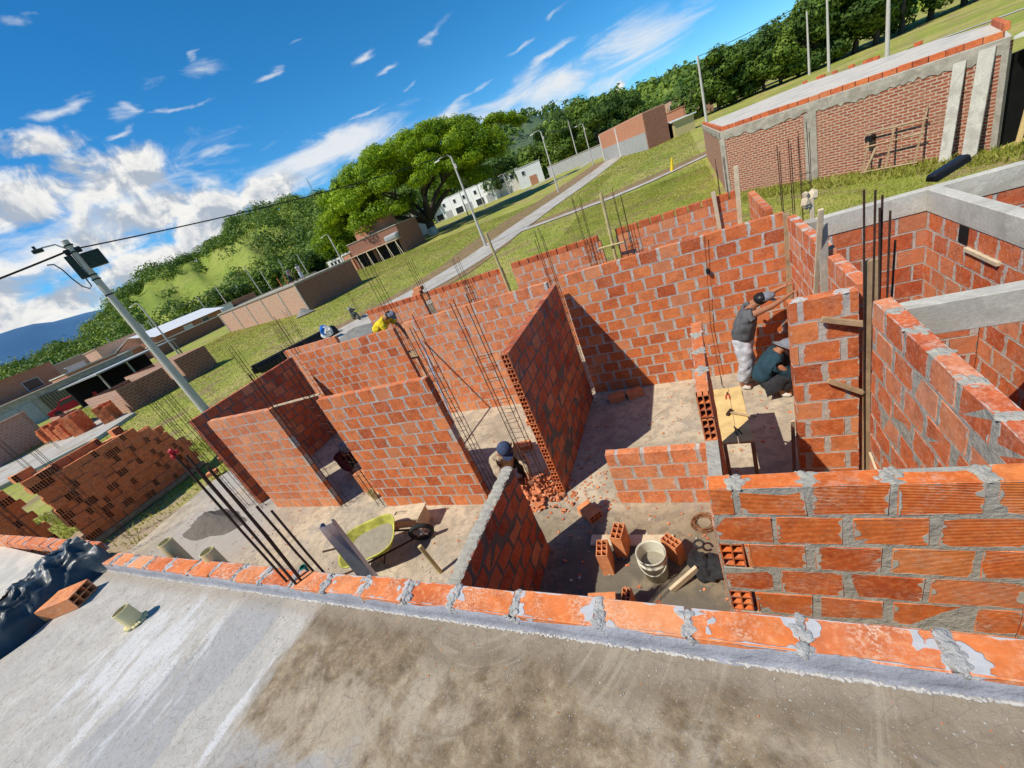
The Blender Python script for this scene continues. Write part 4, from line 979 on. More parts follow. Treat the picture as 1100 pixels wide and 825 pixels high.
b = MB(); b.tube([(.72, -.06, -.12), (.72, .06, -.12)], .02, 8)
for a in np.arange(0, 6.28, 1.256): b.tube([(.72, 0, -.12), (.72 + .15 * math.cos(a), 0, -.12 + .15 * math.sin(a))], .008, 5)
part(wh, 'rim', b, 'galv')
# low wooden stool beside it
t_ = thing('wooden_step', 'low pale wooden step with a slot, beside the wheelbarrow', 'step stool', (-4.92, 3.52, 0), .12)
b = MB(); b.box(-.42, .42, -.17, -.04, .30, .33, 0, .003); b.box(-.42, .42, .04, .17, .30, .33, 0, .003); b.box(-.42, -.12, -.038, .038, .301, .329); b.box(.12, .42, -.038, .038, .301, .329); part(t_, 'seat', b, 'timber_pale')
for s_ in (-1, 1):
    b = MB(); b.box(s_ * .36 - .015, s_ * .36 + .015, -.16, .16, 0, .298, 0, .003); part(t_, 'leg', b, 'timber_pale')
# small things in the dark gap
b = MB(); b.lathe([(.0, .0), (.06, 0), (.075, .20), (.07, .20), (.055, .02), (0, .02)], 18, 0, Matrix.Translation((-6.25, 4.2, 0)) @ Matrix.Rotation(.15, 4, 'X')); tag(b.build('plastic_jug', M['pvc']), 'small yellowish plastic container in the dark gap between the panels', 'container')
t_ = thing('cement_bag', 'torn white-edged cement bag slumped in the dark gap', 'bag', (-7.25, 5.6, 0))
b = MB(); [b.blob((random.uniform(-.2, .2), random.uniform(-.1, .1), .2 + random.uniform(-.1, .25)), (.22, .15, .16), 0, .15, 2) for k in range(4)]; part(t_, 'body', b, 'timber')
b = MB(); b.blob((-.1, -.1, .5), (.12, .06, .07), 0, .3, 2); part(t_, 'flap', b, 'offwhite')
for k in range(8):
    b = MB() if k == 0 else b
    rr = .16 + .015 * (k % 3); b.tube([(-9.84, 4.6 + k * .006 + rr * math.cos(a), .62 + rr * math.sin(a)) for a in np.linspace(0, 6.283, 22)], .006, 5, cap=False)
tag(b.build('hose_coil', M['brick_loose']), 'coil of orange hose hung on the shaded corner wall', 'hose')
# ================================================================== THE RED-BRICK NEIGHBOUR
def flatprism(root, name, pts, z0, z1, mat):
    b = MB(); b.prism(pts, z0, z1); return part(root, name, b, mat)
def walls_along(root, name, pts, z0, z1, th, mat, closed=False, off=0):
    """vertical walls following a line of points, mapped along their length by being their own objects"""
    out = []
    n = len(pts) if closed else len(pts) - 1
    for i in range(n):
        (xa, ya), (xb, yb) = pts[i], pts[(i + 1) % len(pts)]; L_ = math.hypot(xb - xa, yb - ya)
        b = MB(); b.box(0, L_, 0, th, 0, z1 - z0); o = b.build(name, M[mat], None)
        o.location = (xa, ya, z0); o.rotation_euler = (0, 0, math.atan2(yb - ya, xb - xa)); o.parent = root; out.append(o)
    return out
A_, B_, C_ = (8.27, 17.76), (1.73, 24.2), (1.75, 40.2)
root = thing('brick_building', 'red brick building with rough concrete beams and orange blocks edging its white roof slab', 'building', (0, 0, 0))
def front(root, name, p, q, z0, z1, th, mat, proud=0):
    """wall from p to q whose outer face lies to the left of p->q, pushed out by proud"""
    L_ = math.hypot(q[0] - p[0], q[1] - p[1]); b = MB(); b.box(0, L_, -proud, th, 0, z1 - z0, 0, 0, .0)
    o = b.build(name, M[mat]); o.location = (p[0], p[1], z0); o.rotation_euler = (0, 0, math.atan2(q[1] - p[1], q[0] - p[0])); o.parent = root; return o
front(root, 'wall', B_, A_, -.3, 2.62, .14, 'mas_neigh'); front(root, 'wall', C_, B_, -.3, 2.62, .14, 'mas_neigh')
def ragged_beam(p, q, z0, z1, proud=.02):
    L_ = math.hypot(q[0] - p[0], q[1] - p[1]); b = MB(); n = int(L_ / .12)
    for i in range(n + 1):
        x = L_ * i / n; lo = z0 + random.uniform(-.07, .05) + .04 * math.sin(x * 2); pr = proud + random.uniform(0, .012)
        b.v += [Vector((x, .05, lo)), Vector((x, -pr, lo + .01)), Vector((x, -pr - random.uniform(0, .015), (lo + z1) / 2)), Vector((x, -pr, z1)), Vector((x, .2, z1 + .001))]
        if i:
            m = len(b.v)
            for k in range(4): b.face([m - 10 + k, m - 5 + k, m - 4 + k, m - 9 + k])
    o = b.build('ring_beam', M['column']); o.location = (p[0], p[1], 0); o.rotation_euler = (0, 0, math.atan2(q[1] - p[1], q[0] - p[0])); o.parent = root
ragged_beam(B_, A_, 2.36, 2.72); ragged_beam(C_, B_, 2.40, 2.72)
def along(a): return (B_[0] + (A_[0] - B_[0]) * a, B_[1] + (A_[1] - B_[1]) * a)
for a0, a1 in ((-.008, .022), (.41, .46), (.985, 1.0)): front(root, 'column', along(a0), along(a1), -.2, 2.40, .14, 'column', .03)
flatprism(root, 'roof_slab', [A_, (11.3, 25.3), (11.0, 30), (8.2, 39.8), C_, B_], 2.62, 2.74, 'roof_pale')
def coping(p, q, z, gaps=0, h=.17, lift=0):
    L_ = math.hypot(q[0] - p[0], q[1] - p[1]); b = MB(); x = .05
    while x < L_ - .3:
        if random.random() > gaps: b.box(x, x + .37, .02, .15, 0, h + random.uniform(-.01, .01), 0, .008, .006)
        x += .39
    o = b.build('edge_blocks', M['brick_loose']); o.location = (p[0], p[1], z); o.rotation_euler = (0, 0, math.atan2(q[1] - p[1], q[0] - p[0])); o.parent = root
coping(B_, A_, 2.742); coping(C_, B_, 2.742); coping((11.0, 25.0), (9.05, 19.9), 2.742, 0, .2); coping((8.1, 39.7), (11.0, 30), 2.742, .55)
# doorway bay further right
b = MB(); b.box(-.05, .05, -.05, .05, 0, 2.3, 0, .01, 0, Matrix.Translation((8.55, 17.42, 0)) @ Matrix.Rotation(.1, 4, 'Y')); part(root, 'door_post', b, 'timber_yellow')
front(root, 'lintel', (8.60, 17.43), (13.5, 12.6), 2.22, 2.62, .18, 'timber', .02)
front(root, 'wall', (10.9, 15.2), (14.5, 11.6), -.3, 2.2, .14, 'mas_neigh')
b = MB(); b.prism([(9.0, 17.25), (12.6, 13.8), (13.2, 14.4), (9.6, 17.9)], 0, .02); part(root, 'threshold', b, 'soil')
b = MB(); b.prism([(9.7, 18.3), (13.4, 14.7), (13.6, 14.9), (9.9, 18.5)], -.2, 2.25); part(root, 'shaded_inner_wall', b, 'hole')  # painted near black as the unlit room behind the doorway
b = MB(); b.prism([(8.35, 17.95), (9.75, 18.6), (9.6, 18.8), (8.3, 18.1)], -.2, 2.25); part(root, 'shaded_inner_wall', b, 'hole')  # doorway shade put into the wall colour here too
b = MB(); b.prism([(8.30, 17.72), (15, 11), (17, 13), (10.2, 19.8)], 2.625, 2.70); part(root, 'canopy_slab', b, 'offwhite')
b = MB(); b.box(-.02, .02, -.5, .0, 0, .03); 
b = MB(); m = Matrix.Translation((*[along(.66)[k] for k in (0, 1)], .92)) @ Matrix.Rotation(math.atan2(A_[1] - B_[1], A_[0] - B_[0]), 4, 'Z'); b.box(-.10, .10, -.28, -.025, 0, .20, 0, .01, 0, m); part(root, 'meter_box', b, 'black')
dn = Vector((-(B_[1] - A_[1]), (B_[0] - A_[0]), 0)).normalized()     # outwards from the front wall
if dn.y > 0: dn = -dn
for k, (a, w_, h) in enumerate(((.895, .28, 2.5), (.955, .34, 2.62))):
    p = Vector((*along(a), 0)); q = p + dn * .06; board(['pale concrete plank leaning on the red-brick building, left of the two', 'wider pale concrete plank leaning beside the dark doorway'][k], p + dn * .45 + Vector((0, 0, -.1)), q + Vector((0, 0, h)), w_, .06, 'beam', 'concrete_plank', 'plank', side=(A_[0] - B_[0], A_[1] - B_[1], 0))
t_ = thing('scaffold_frame', 'large wooden scaffold frame leaning on the red-brick building', 'frame', (0, 0, 0))
def fr(name, a, b_, ha, hb, w_=.06, oa=.5, ob=.1):
    p = Vector((*along(a), ha)) + dn * (oa * (1 - ha / 1.3) + .12); q = Vector((*along(b_), hb)) + dn * (oa * (1 - hb / 1.3) + .12)
    bb = MB(); bb.tube([p, q], w_ / 2, 4); part(t_, name, bb, 'timber')
for a in (.66, .735, .82): fr('upright', a, a, -.05, 1.28 if a < .8 else 1.55)
fr('rail', .645, .83, 1.18, 1.22); fr('rail', .65, .83, .78, .85); fr('rail', .655, .83, .02, .05); fr('brace', .67, .69, 0, .7, .1)
part_b = MB(); part_b.box(-.20, .20, -.08, .08, 0, .10, 0, .02, .02, Matrix.Translation((2.85, 7.0, 2.40)) @ Matrix.Rotation(.3, 4, 'Z') @ Matrix.Rotation(-.35, 4, 'Y'))
tag(part_b.build('gutter_offcut', M['black']), 'black bent sheet of plastic lying on the far tie beam by the grass', 'offcut')

# ================================================================== FAR BUILDINGS
def house(label, p, q, depth, h, mat, cat='house', roof='offwhite', z=None, name='brick_house', roof_over=.1, flat=True, side_mat=None, parts_=()):
    """box house: front face runs p->q (left to right from the camera), the rest lies behind"""
    zc = G(*p) - .15 if z is None else z
    t_ = thing(name, label, cat, (p[0], p[1], zc), math.atan2(q[1] - p[1], q[0] - p[0]))
    L_ = math.hypot(q[0] - p[0], q[1] - p[1])
    b = MB(); b.box(0, L_, 0, depth, -1, h); part(t_, 'wall', b, mat)
    if flat:
        b = MB(); b.box(-roof_over, L_ + roof_over, -roof_over, depth + roof_over, h + .002, h + .14); part(t_, 'roof', b, roof)
    for nm, x0, x1, z0, z1, m_ in parts_:
        b = MB(); b.box(x0, x1, -.06, .05, z0, z1, 0); o = part(t_, nm, b, m_)
        if nm == 'window':
            b = MB(); 
            for q_ in ((x0 - .06, x0, z0, z1), (x1, x1 + .06, z0, z1), (x0 - .06, x1 + .06, z1, z1 + .06), (x0 - .06, x1 + .06, z0 - .06, z0)): b.box(q_[0], q_[1], -.09, .02, q_[2], q_[3])
            part(o, 'frame', b, 'white')
    return t_, L_
# brick shell with workers on its roof slab
t_, L_ = house('long low brick building with pale concrete columns and people on its roof slab', (-59.5, 36.0), (-38.1, 31.9), 7.9, 2.68, 'mas_pale_lit', 'building', 'column', name='brick_building')
for x in (0, 4.4, 8.7, 13, 17.4, L_ - .25): b = MB(); b.box(x, x + .25, -.05, .1, -.5, 2.6); part(t_, 'column', b, 'column')
b = MB(); b.box(L_ - .02, L_ + .04, .1, 7.85, -.8, 2.6); part(t_, 'side_wall', b, 'mas_brown_shade')  # darker masonry laid on as the shade of this end
for x, y in ((L_ - 6, 4), (L_ - 9, 5), (L_ - 11, 4.5), (L_ - 12, 6)):
    b = MB()
    for k in range(4): b.tube([(x + random.uniform(-.1, .1), y + random.uniform(-.1, .1), 2.7), (x, y, 4.1)], .04, 5)
    part(t_, 'starter_bars', b, 'brick_loose' if x < L_ - 8 else 'steel_dark')
# long dark wall and gabled house
t_, L_ = house('long low brown brick wall with pale coping in front of the white-roofed house', (-76.6, 34.0), (-79.1, 48.2), .3, 2.0, 'mas_brown_shade', 'wall', 'offwhite', name='brick_wall')
t_, L_ = house('orange brick house with a white sloping roof and two windows', (-82.5, 38.3), (-90, 55.5), 7, 2.9, 'mas_orange', 'house', flat=False,
      parts_=(('window', 7.0, 9.3, 1.2, 2.6, 'white'), ('window', 12.2, 14.2, 1.3, 2.6, 'glass_dark')))
b = MB(); b.poly([(-.5, -.8, 2.9), (L_ + .5, -.8, 2.9), (L_ + .5, 3.5, 4.3), (-.5, 3.5, 4.3)]); b.poly([(-.5, 7.8, 2.9), (L_ + .5, 7.8, 2.9), (L_ + .5, 3.5, 4.3), (-.5, 3.5, 4.3)]); part(t_, 'roof', b, 'white')
for gx in (0, L_): b = MB(); b.poly([(gx, 0, 2.9), (gx, 7, 2.9), (gx, 3.5, 4.25)]); part(t_, 'gable', b, 'mas_orange')
house('small orange brick hut with a pale door, left of the white-roofed house', (-92, 30.0), (-93, 38.5), 5, 2.9, 'mas_orange', 'house', 'column', parts_=(('door', 3.2, 5.0, .0, 2.3, 'offwhite'),))
house('low brick annexe between the hut and the white-roofed house', (-84.5, 33.5), (-85.5, 38.0), 4, 2.5, 'mas_orange', 'house', 'offwhite')
house('narrow white gatehouse to the right of the white-roofed house', (-92.2, 57.0), (-93.2, 60.5), 4, 3.0, 'white', 'house', 'offwhite')
house('grey boundary wall leading off behind the low brick building', (-94, 62), (-84, 78), .3, 1.8, 'block_grey', 'wall', 'column', name='boundary_wall')
# two-storey house left
t_, L_ = house('two-storey brick house with a dark square window and a white side, at the left edge', (-97, 17.8), (-103, 32), 7.0, 5.6, 'mas_orange', 'house', 'mas_orange', parts_=(('window', 9.5, 12.0, 2.7, 4.2, 'glass_dark'),))
b = MB(); b.box(-.06, 0, 0, 7.0, -1, 5.5); part(t_, 'side_wall', b, 'white')
b = MB(); b.box(2.5, 12.0, -2.3, -.02, 2.4, 2.55); part(t_, 'canopy', b, 'mas_brown_shade')
house('white panel fence end beside the two-storey brick house', (-101.5, 32.6), (-102.2, 35.6), .3, 3.6, 'white', 'wall', 'white', name='boundary_wall')
# garage row
t_, L_ = house('unfinished concrete garage row with a grey shutter and dark open bays', (-67, 13.0), (-60.5, 24.5), 6, 2.9, 'column', 'building', 'column', name='garage_row',
      parts_=(('shutter', .6, 4.2, 0, 2.3, 'block_grey'), ('gate', 4.8, 8.3, 0, 2.4, 'glass_dark'), ('open_bay', 8.9, 12.8, 0, 2.4, 'hole')))  # open bay is a near-black panel painted as its inner shade
b = MB()
for k in range(14): b.box(4.85 + k * .25, 4.9 + k * .25, -.1, -.065, 0, 2.35)
part(t_, 'gate_slats', b, 'timber')
t_, L_ = house('open black-roofed shelter on thin posts behind the dark-sided brick shells', (-52, 18.2), (-54, 26.5), 5, .2, 'column', 'shelter', flat=False, name='shelter')
b = MB(); b.box(-.3, L_ + .3, -.3, 5.3, 2.55, 2.68); part(t_, 'roof', b, 'block_grey')
b = MB(); b.box(0, L_, 4.8, 5.0, 0, 2.5); part(t_, 'back_wall', b, 'hole')  # shade under the roof put into a near-black wall
for x in (0, L_ / 3, 2 * L_ / 3, L_ - .1): b = MB(); b.box(x, x + .12, 0, .12, 0, 2.55); part(t_, 'post', b, 'column')
# roofless brick shells
def shell(label, x0, y0, x1, y1, h, rz=0, mats=('mas_pale_lit', 'mas_brown_shade')):  # paler masonry paints the sunlit walls, darker masonry the shaded ones
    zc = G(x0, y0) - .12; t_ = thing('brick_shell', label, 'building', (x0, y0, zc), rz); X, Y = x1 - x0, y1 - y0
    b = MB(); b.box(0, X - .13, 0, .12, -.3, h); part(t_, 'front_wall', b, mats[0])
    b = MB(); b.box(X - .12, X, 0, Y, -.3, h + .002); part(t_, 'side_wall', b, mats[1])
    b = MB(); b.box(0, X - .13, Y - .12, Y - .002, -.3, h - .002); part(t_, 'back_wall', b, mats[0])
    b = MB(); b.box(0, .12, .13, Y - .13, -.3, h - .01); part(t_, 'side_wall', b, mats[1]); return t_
shell('roofless brick shell with a brown shaded side, right of the brick piles', -42.5, 13.1, -37.0, 16.3, 1.7)
shell('roofless brick shell beyond the first one, beside the leaning street lamp', -45, 17.0, -36.4, 19.5, 1.75)
t_ = shell('low pale brick wall section standing behind the separate brick piles', -46.5, 11.9, -43.2, 12.9, 1.35, -.1)
house('pale sunlit brick wall at the left border beyond the concrete lot', (-45.4, 7.2), (-47.6, 11.4), .3, 2.5, 'mas_pale_lit', 'wall', 'mas_pale_lit', name='boundary_wall')
for k, (az_, r_, w_, d_, h_, rz_, lab) in enumerate(((-72.5, 78, 6, 5, 3.2, 1.2, 'small half-built brick house behind the garage row, with bare openings'), (-69.5, 96, 7, 6, 4.6, 1.1, 'taller half-built brick house standing behind the shelter'), (-66.8, 108, 8, 6, 3.0, 1.25, 'half-built brick house left of the small orange hut'),
        (-74.5, 118, 9, 7, 4.8, 1.2, 'distant brick house near the foot of the hill, behind the two-storey house'), (-58.5, 112, 9, 6, 3.0, 1.0, 'distant brick house among the thin grey poles'))):
    x, y = r_ * math.sin(R(az_)), r_ * math.cos(R(az_))
    house(lab, (x, y), (x + w_ * math.cos(rz_ + .4), y + w_ * math.sin(rz_ + .4)), d_, h_, ('mas_orange', 'mas_pale_lit')[k % 2], 'house', ('offwhite', 'mas_pale_lit', 'column')[k % 3], parts_=(('window', 1.0, 2.1, 1.2, 2.2, 'hole'), ('door', 3.2, 4.2, 0, 2.1, 'hole')))
# brick piles
for k, (x, y, n_) in enumerate(((-44.6, 10.2, 5), (-42.9, 10.2, 6), (-41.3, 10.2, 5), (-39.4, 10.3, 7), (-37.4, 11.4, 6))):
    b = MB(); random.seed(k + 40)
    for i in range(n_):
        for j in range(4):
            for l in range(2):
                if i == n_ - 1 and random.random() < .4: continue
                b.box(l * .36, l * .36 + .34, j * .31, j * .31 + .29, i * .21 + .0, i * .21 + .2, 0, 0, .01)
    o = b.build('brick_stack', [M['brick_loose']]); o.location = (x, y, G(x, y) + .0); o.rotation_euler = (0, 0, .2 * k)
    tag(o, ['leftmost of the five separate brick piles on the pale lot', 'second brick pile from the left on the pale lot', 'middle brick pile on the pale lot', 'largest brick pile on the pale lot', 'rightmost brick pile on the pale lot beside the pale wall'][k], 'brick pile', 'brick piles on the pale lot')
# red car, partly hidden
t_ = thing('parked_car', 'red car parked in the dark garage opening behind the pale wall', 'car', (-58.5, 17.3, G(-58, 17)), 1.1)
b = MB(); prof = [(-2, .3), (-2, .8), (-1.2, .9), (-.7, 1.4), (.7, 1.42), (1.3, .95), (2, .85), (2.05, .3)]
for s_ in (-.8, .8): b.v += [Vector((x, s_, z)) for x, z in prof]
n = len(prof)
for k in range(n): b.face([k, (k + 1) % n, n + (k + 1) % n, n + k])
b.face(range(n)); b.face([n + k for k in reversed(range(n))]); part(t_, 'body', b, 'red')
b = MB()
for s_ in (-.81, .80): b.poly([(-.95, s_, .95), (-.6, s_, 1.33), (.6, s_, 1.35), (1.05, s_, .95)])
part(t_, 'window', b, 'glass_dark')
for x in (-1.3, 1.3):
    for s_ in (-.78, .78): b = MB(); b.tube([(x, s_ - .1, .32), (x, s_ + .1, .32)], .32, 16); part(t_, 'wheel', b, 'rubber')
# dark steel profiles, bag, motorcycle
t_ = thing('steel_profiles', 'stack of dark steel profiles lying on the ground beyond the back wall', 'steel stack', (-23.4, 17.2, .0), 1.05)
for k in range(7): b = MB(); b.box(-2.6 + random.uniform(-.3, .3), 2.6, -.6 + k * .17, -.5 + k * .17, .0, .35 + .1 * (k % 3), 0, .01); part(t_, 'profile', b, 'black')
b = MB(); [b.blob((-21.3 + random.uniform(-.3, .3), 18.0 + random.uniform(-.2, .2), .6 + random.uniform(-.2, .3)), (.3, .2, .28), random.randint(0, 1), .3, 2) for k in range(5)]
tag(b.build('cloth_bundle', [M['offwhite'], M['blue']]), 'white and blue cloth bundle hung on the steel profiles', 'cloth')
t_ = thing('motorcycle', 'dark motorcycle parked in the grass beyond the site', 'motorcycle', (-21.9, 21.4, G(-21.9, 21.4) - .12), 2.6)
for x in (-.62, .62):
    b = MB(); b.tube([(x + .29 * math.cos(a), 0, .31 + .29 * math.sin(a)) for a in np.linspace(0, 6.2832, 21)], .045, 6, cap=False); w_ = part(t_, 'wheel', b, 'rubber')
    b = MB(); b.tube([(x, -.05, .31), (x, .05, .31)], .09, 10); part(w_, 'hub', b, 'galv')
b = MB(); b.blob((.12, 0, .78), (.28, .14, .14), 0, .03, 2); part(t_, 'tank', b, 'black')
b = MB(); b.blob((-.38, 0, .80), (.42, .13, .07), 0, .03, 2); part(t_, 'seat', b, 'black')
b = MB(); b.blob((.0, 0, .45), (.25, .16, .2), 0, .1, 2); b.tube([(-.62, 0, .31), (-.3, 0, .6), (.3, 0, .75), (.5, 0, .85)], .035, 6); part(t_, 'frame', b, 'dark_metal')
b = MB(); b.tube([(.62, .06, .31), (.45, .06, .9)], .025, 6); b.tube([(.62, -.06, .31), (.45, -.06, .9)], .025, 6); part(t_, 'fork', b, 'galv')
b = MB(); b.tube([(.35, -.36, 1.02), (.43, 0, .95), (.35, .36, 1.02)], .018, 6); part(t_, 'handlebar', b, 'galv')
b = MB(); b.blob((.56, 0, .88), (.08, .09, .09), 0, .02, 2); part(t_, 'headlight', b, 'white')
# house under scaffolding
t_, L_ = house('two-storey brown brick house under construction with wooden props round it', (-62.5, 61.5), (-55, 60.0), 6, 3.0, 'mas_orange', 'house', 'column', parts_=())
b = MB(); b.box(.3, 5.4, -.12, -.02, 1.5, 3.1); part(t_, 'white_front', b, 'offwhite')
for x in (1.2, 2.4, 3.6): b = MB(); b.box(x, x + .7, -.16, -.125, 1.9, 2.8); part(t_, 'window', b, 'glass_dark')
t_, L_ = house('tall brown brick house with wooden props under the rain tree', (-54.6, 60.0), (-43.5, 60.5), 7, 4.4, 'mas_brown_shade', 'house', 'column', parts_=(('open_bay', .5, 4.5, 0, 2.2, 'hole'), ('open_bay', 5.2, 10.4, 0, 2.1, 'hole')))  # open bays are flat near-black panels painted as shade
b = MB(); b.box(0, L_, -1.4, -.02, 2.3, 2.42); part(t_, 'floor_slab', b, 'timber_pale')
b = MB(); b.box(1, 7.5, 2, 6.4, 4.55, 6.4); part(t_, 'upper_storey', b, 'mas_orange')
b = MB(); b.box(8.4, 11, -.9, 0, 2.42, 3.4, 0, .2, .1); part(t_, 'sheet', b, 'block_grey')
for k, x in enumerate((0, 2, 4.2, 6.5, 8.6, 10.6)):
    b = MB(); b.tube([(x, -1.35, -.2), (x, -1.35, 2.3)], .05, 5); b.tube([(x, -1.35, 2.3), (x + 1.6, -3.0, -.1)], .05, 5); part(t_, 'prop', b, 'timber_pale')
t_, L_ = house('white-painted flat-roofed house half hidden behind the brown brick house', (-74, 78), (-64, 79), 8, 6.2, 'white', 'house', 'offwhite', parts_=(('window', 2, 3.4, 3.6, 4.8, 'glass_dark'), ('window', 6, 7.4, 3.6, 4.8, 'glass_dark')))
t_, L_ = house('grey-blue and white house at the right of the brown brick house', (-62, 84), (-55.5, 85), 7, 5.4, 'offwhite', 'house', 'offwhite', parts_=(('window', 1, 2.4, 3.0, 4.4, 'glass_dark'), ('door', 3.5, 4.7, 0, 2.3, 'glass_dark')))
# white row houses beyond the rain tree
row = [(-76, 128), (-67.5, 126.5), (-59, 125), (-50.5, 123.5)]
for k, (p, q) in enumerate(zip(row, row[1:])):
    house(['white two-storey row house left of the rain tree trunk', 'white two-storey row house just right of the rain tree trunk', 'white two-storey row house with a garage door, right end of the row'][k], p, (q[0] - .05, q[1]), 9, 6.3, 'white', 'house', 'offwhite', z=G(*p) - .6,
          parts_=(('window', 1.2, 2.2, 4.0, 5.1, 'glass_dark'), ('window', 5.2, 6.2, 4.0, 5.1, 'glass_dark'), ('window', .9, 3.9, .7, 2.5, 'glass_dark'), ('door', 5.0, 7.8, .3, 2.6, 'block_grey')))
house('grey-white house block at the far end of the white row', (-50, 126), (-43, 127), 9, 5.6, 'offwhite', 'house', 'offwhite', parts_=(('window', 1.2, 2.2, 3.4, 4.6, 'glass_dark'), ('window', 4.2, 5.4, 3.4, 4.6, 'glass_dark')))
house('white gabled house with a brick porch at the far end of the street', (-40, 116), (-33.5, 118), 8, 5.2, 'white', 'house', 'offwhite', parts_=(('window', 1.4, 2.2, 3.2, 4.2, 'glass_dark'), ('door', 3, 5, 0, 2.4, 'mas_orange')))
# house with the grey rendered base
t_, L_ = house('tall brick house in the meadow with a grey rendered lower half', (-12.9, 87.5), (-4.1, 71.3), 3.4, 4.85, 'mas_orange', 'house', 'mas_pale_lit', roof_over=-.02, z=G(-6, 75) - .35)
b = MB(); b.box(.4, L_ - .1, -.07, -.003, -.8, 2.5); part(t_, 'rendered_base', b, 'block_grey')
for x in (0, L_ * .42): b = MB(); b.box(x, x + .35, -.09, .1, -.5, 4.8); part(t_, 'column', b, 'offwhite')
b = MB(); b.box(L_ + .001, L_ + .05, 0, 3.4, -.6, 4.84); part(t_, 'side_wall', b, 'mas_brown_shade')
house('long grey garden wall left of the tall rendered house', (-32, 118), (-14, 104), .4, 2.6, 'block_grey', 'wall', 'column', name='boundary_wall')
house('orange brick boundary wall behind the yellow shack', (-5.2, 104), (1.3, 88), .4, 2.8, 'mas_orange', 'wall', 'mas_orange', name='boundary_wall')
house('small pinkish brick house on the rise at the wood edge', (-3, 118), (2.2, 103), 5, 4.6, 'mas_pale_lit', 'house', 'dark_metal', parts_=(('window', 7, 8.6, 2.6, 3.8, 'hole'),))
t_, L_ = house('yellow shack with a white roof and clothes hanging in front', (-3.7, 80), (-.4, 72.8), 3, 1.9, 'bamboo', 'shack', 'white', name='shack', roof_over=.3, parts_=(('door', L_ - 1.4 if False else 6.4, 7.4, 0, 1.7, 'hole'),))
for k in range(4): b = MB(); b.box(1 + k * 1.2, 1.8 + k * 1.2, -.3, -.26, .3, 1.4, 0, 0, .05); part(t_, 'cloth', b, ['timber', 'yellow_shirt', 'dark_trousers', 'timber_yellow'][k])
b = MB(); b.lathe([(.0, 1.0), (.06, .95), (.09, .6), (.14, .1), (.16, 0)], 10, 0, Matrix.Translation((-.9, 39.6, G(-.9, 39.6) - .12)) @ Matrix.Rotation(.15, 4, 'Y'))
tag(b.build('marker_post', M['yellow_shirt']), 'small yellow marker post beside the white path in the grass', 'marker')

# ================================================================== POLES AND WIRES
def lamp_post(label, x, y, h, arm, r_=.09, lamp=True, group='concrete street lamps', z=None):
    z0 = G(x, y) - .15 if z is None else z
    t_ = thing('street_lamp' if lamp else 'utility_pole', label, 'street lamp' if lamp else 'pole', (x, y, z0), 0, group)
    b = MB(); b.tube([(0, 0, -.2), (0, 0, h)], [r_ * 1.35, r_ * .8], 12); part(t_, 'pole', b, 'lamp_pole')
    if lamp:
        a = Vector((arm[0], arm[1], 0)); b = MB(); b.tube([(0, 0, h - .15), a * .25 + Vector((0, 0, h + .18)), a * 1.0 + Vector((0, 0, h + .16)), a * 1.25 + Vector((0, 0, h + .08))], .035, 8); part(t_, 'arm', b, 'lamp_pole')
        b = MB(); p = a * 1.35 + Vector((0, 0, h + .03)); b.blob(p, (.28, .14, .06), 0, .02, 2); part(t_, 'lamp_head', b, 'white')
        b = MB(); b.tube([(.14, -.05, h - 1.0), (.14, -.05, h - .65)], .09, 8); part(t_, 'control_box', b, 'lamp_pole')
    return t_
ax_ = (-.9, -.25)
LP = [lamp_post('street lamp on the concrete road in front of the rain tree', -17.0, 35.0, 7.8, ax_),
      lamp_post('street lamp at the bend of the road, tallest beyond the first', -16.0, 61.1, 7.9, ax_),
      lamp_post('street lamp by the road next to the rendered brick house', -15.2, 88.0, 7.3, ax_),
      lamp_post('street lamp leaning out behind the dark-sided brick shell at the left', -58, 28.0, 7.3, ax_, group=None),
      lamp_post('street lamp close by the long low brick building, with a curved arm', -53.5, 56, 7.0, ax_, .12),
      lamp_post('distant street lamp at the far end of the white row', -40.5, 108, 5.4, ax_)]
PP = [lamp_post('bare concrete pole right behind the second street lamp', -22.2, 111, 10, ax_, .12, False, None),
      lamp_post('concrete pole behind the left corner of the red-brick building', 3.0, 58, 7.6, ax_, .12, False, None),
      lamp_post('concrete pole by the wood, left of three behind the white roof', 19.4, 90, 8.2, ax_, .13, False, None),
      lamp_post('concrete pole by the wood, middle of three behind the white roof', 19.5, 80.3, 8.9, ax_, .14, False, None),
      lamp_post('concrete pole nearest the right border, rising from behind the white roof', 19.6, 61.3, 8.4, ax_, .15, False, None)]
for k, (x, y, h) in enumerate(((-92, 67.5, 8.8), (-93, 71.3, 7), (-101, 84.3, 7.9), (-93, 83.7, 7.1), (-58.3, 60.3, 0), (-89.5, 107.3, 7.6), (-63, 83.9, 6.4), (-97, 62, 7.2), (-112, 66, 7.0), (-108, 74, 6.2), (-121, 56, 6), (-125, 50, 6.2), (-104, 48, 6.0), (-106, 50.5, 6.0), (-75, 103, 7), (-48, 96, 6), (-44, 98, 6))):
    if h: lamp_post('thin grey pole in the distant row before the wooded hill', x, y, h, ax_, .11, False, 'distant grey poles before the hill')
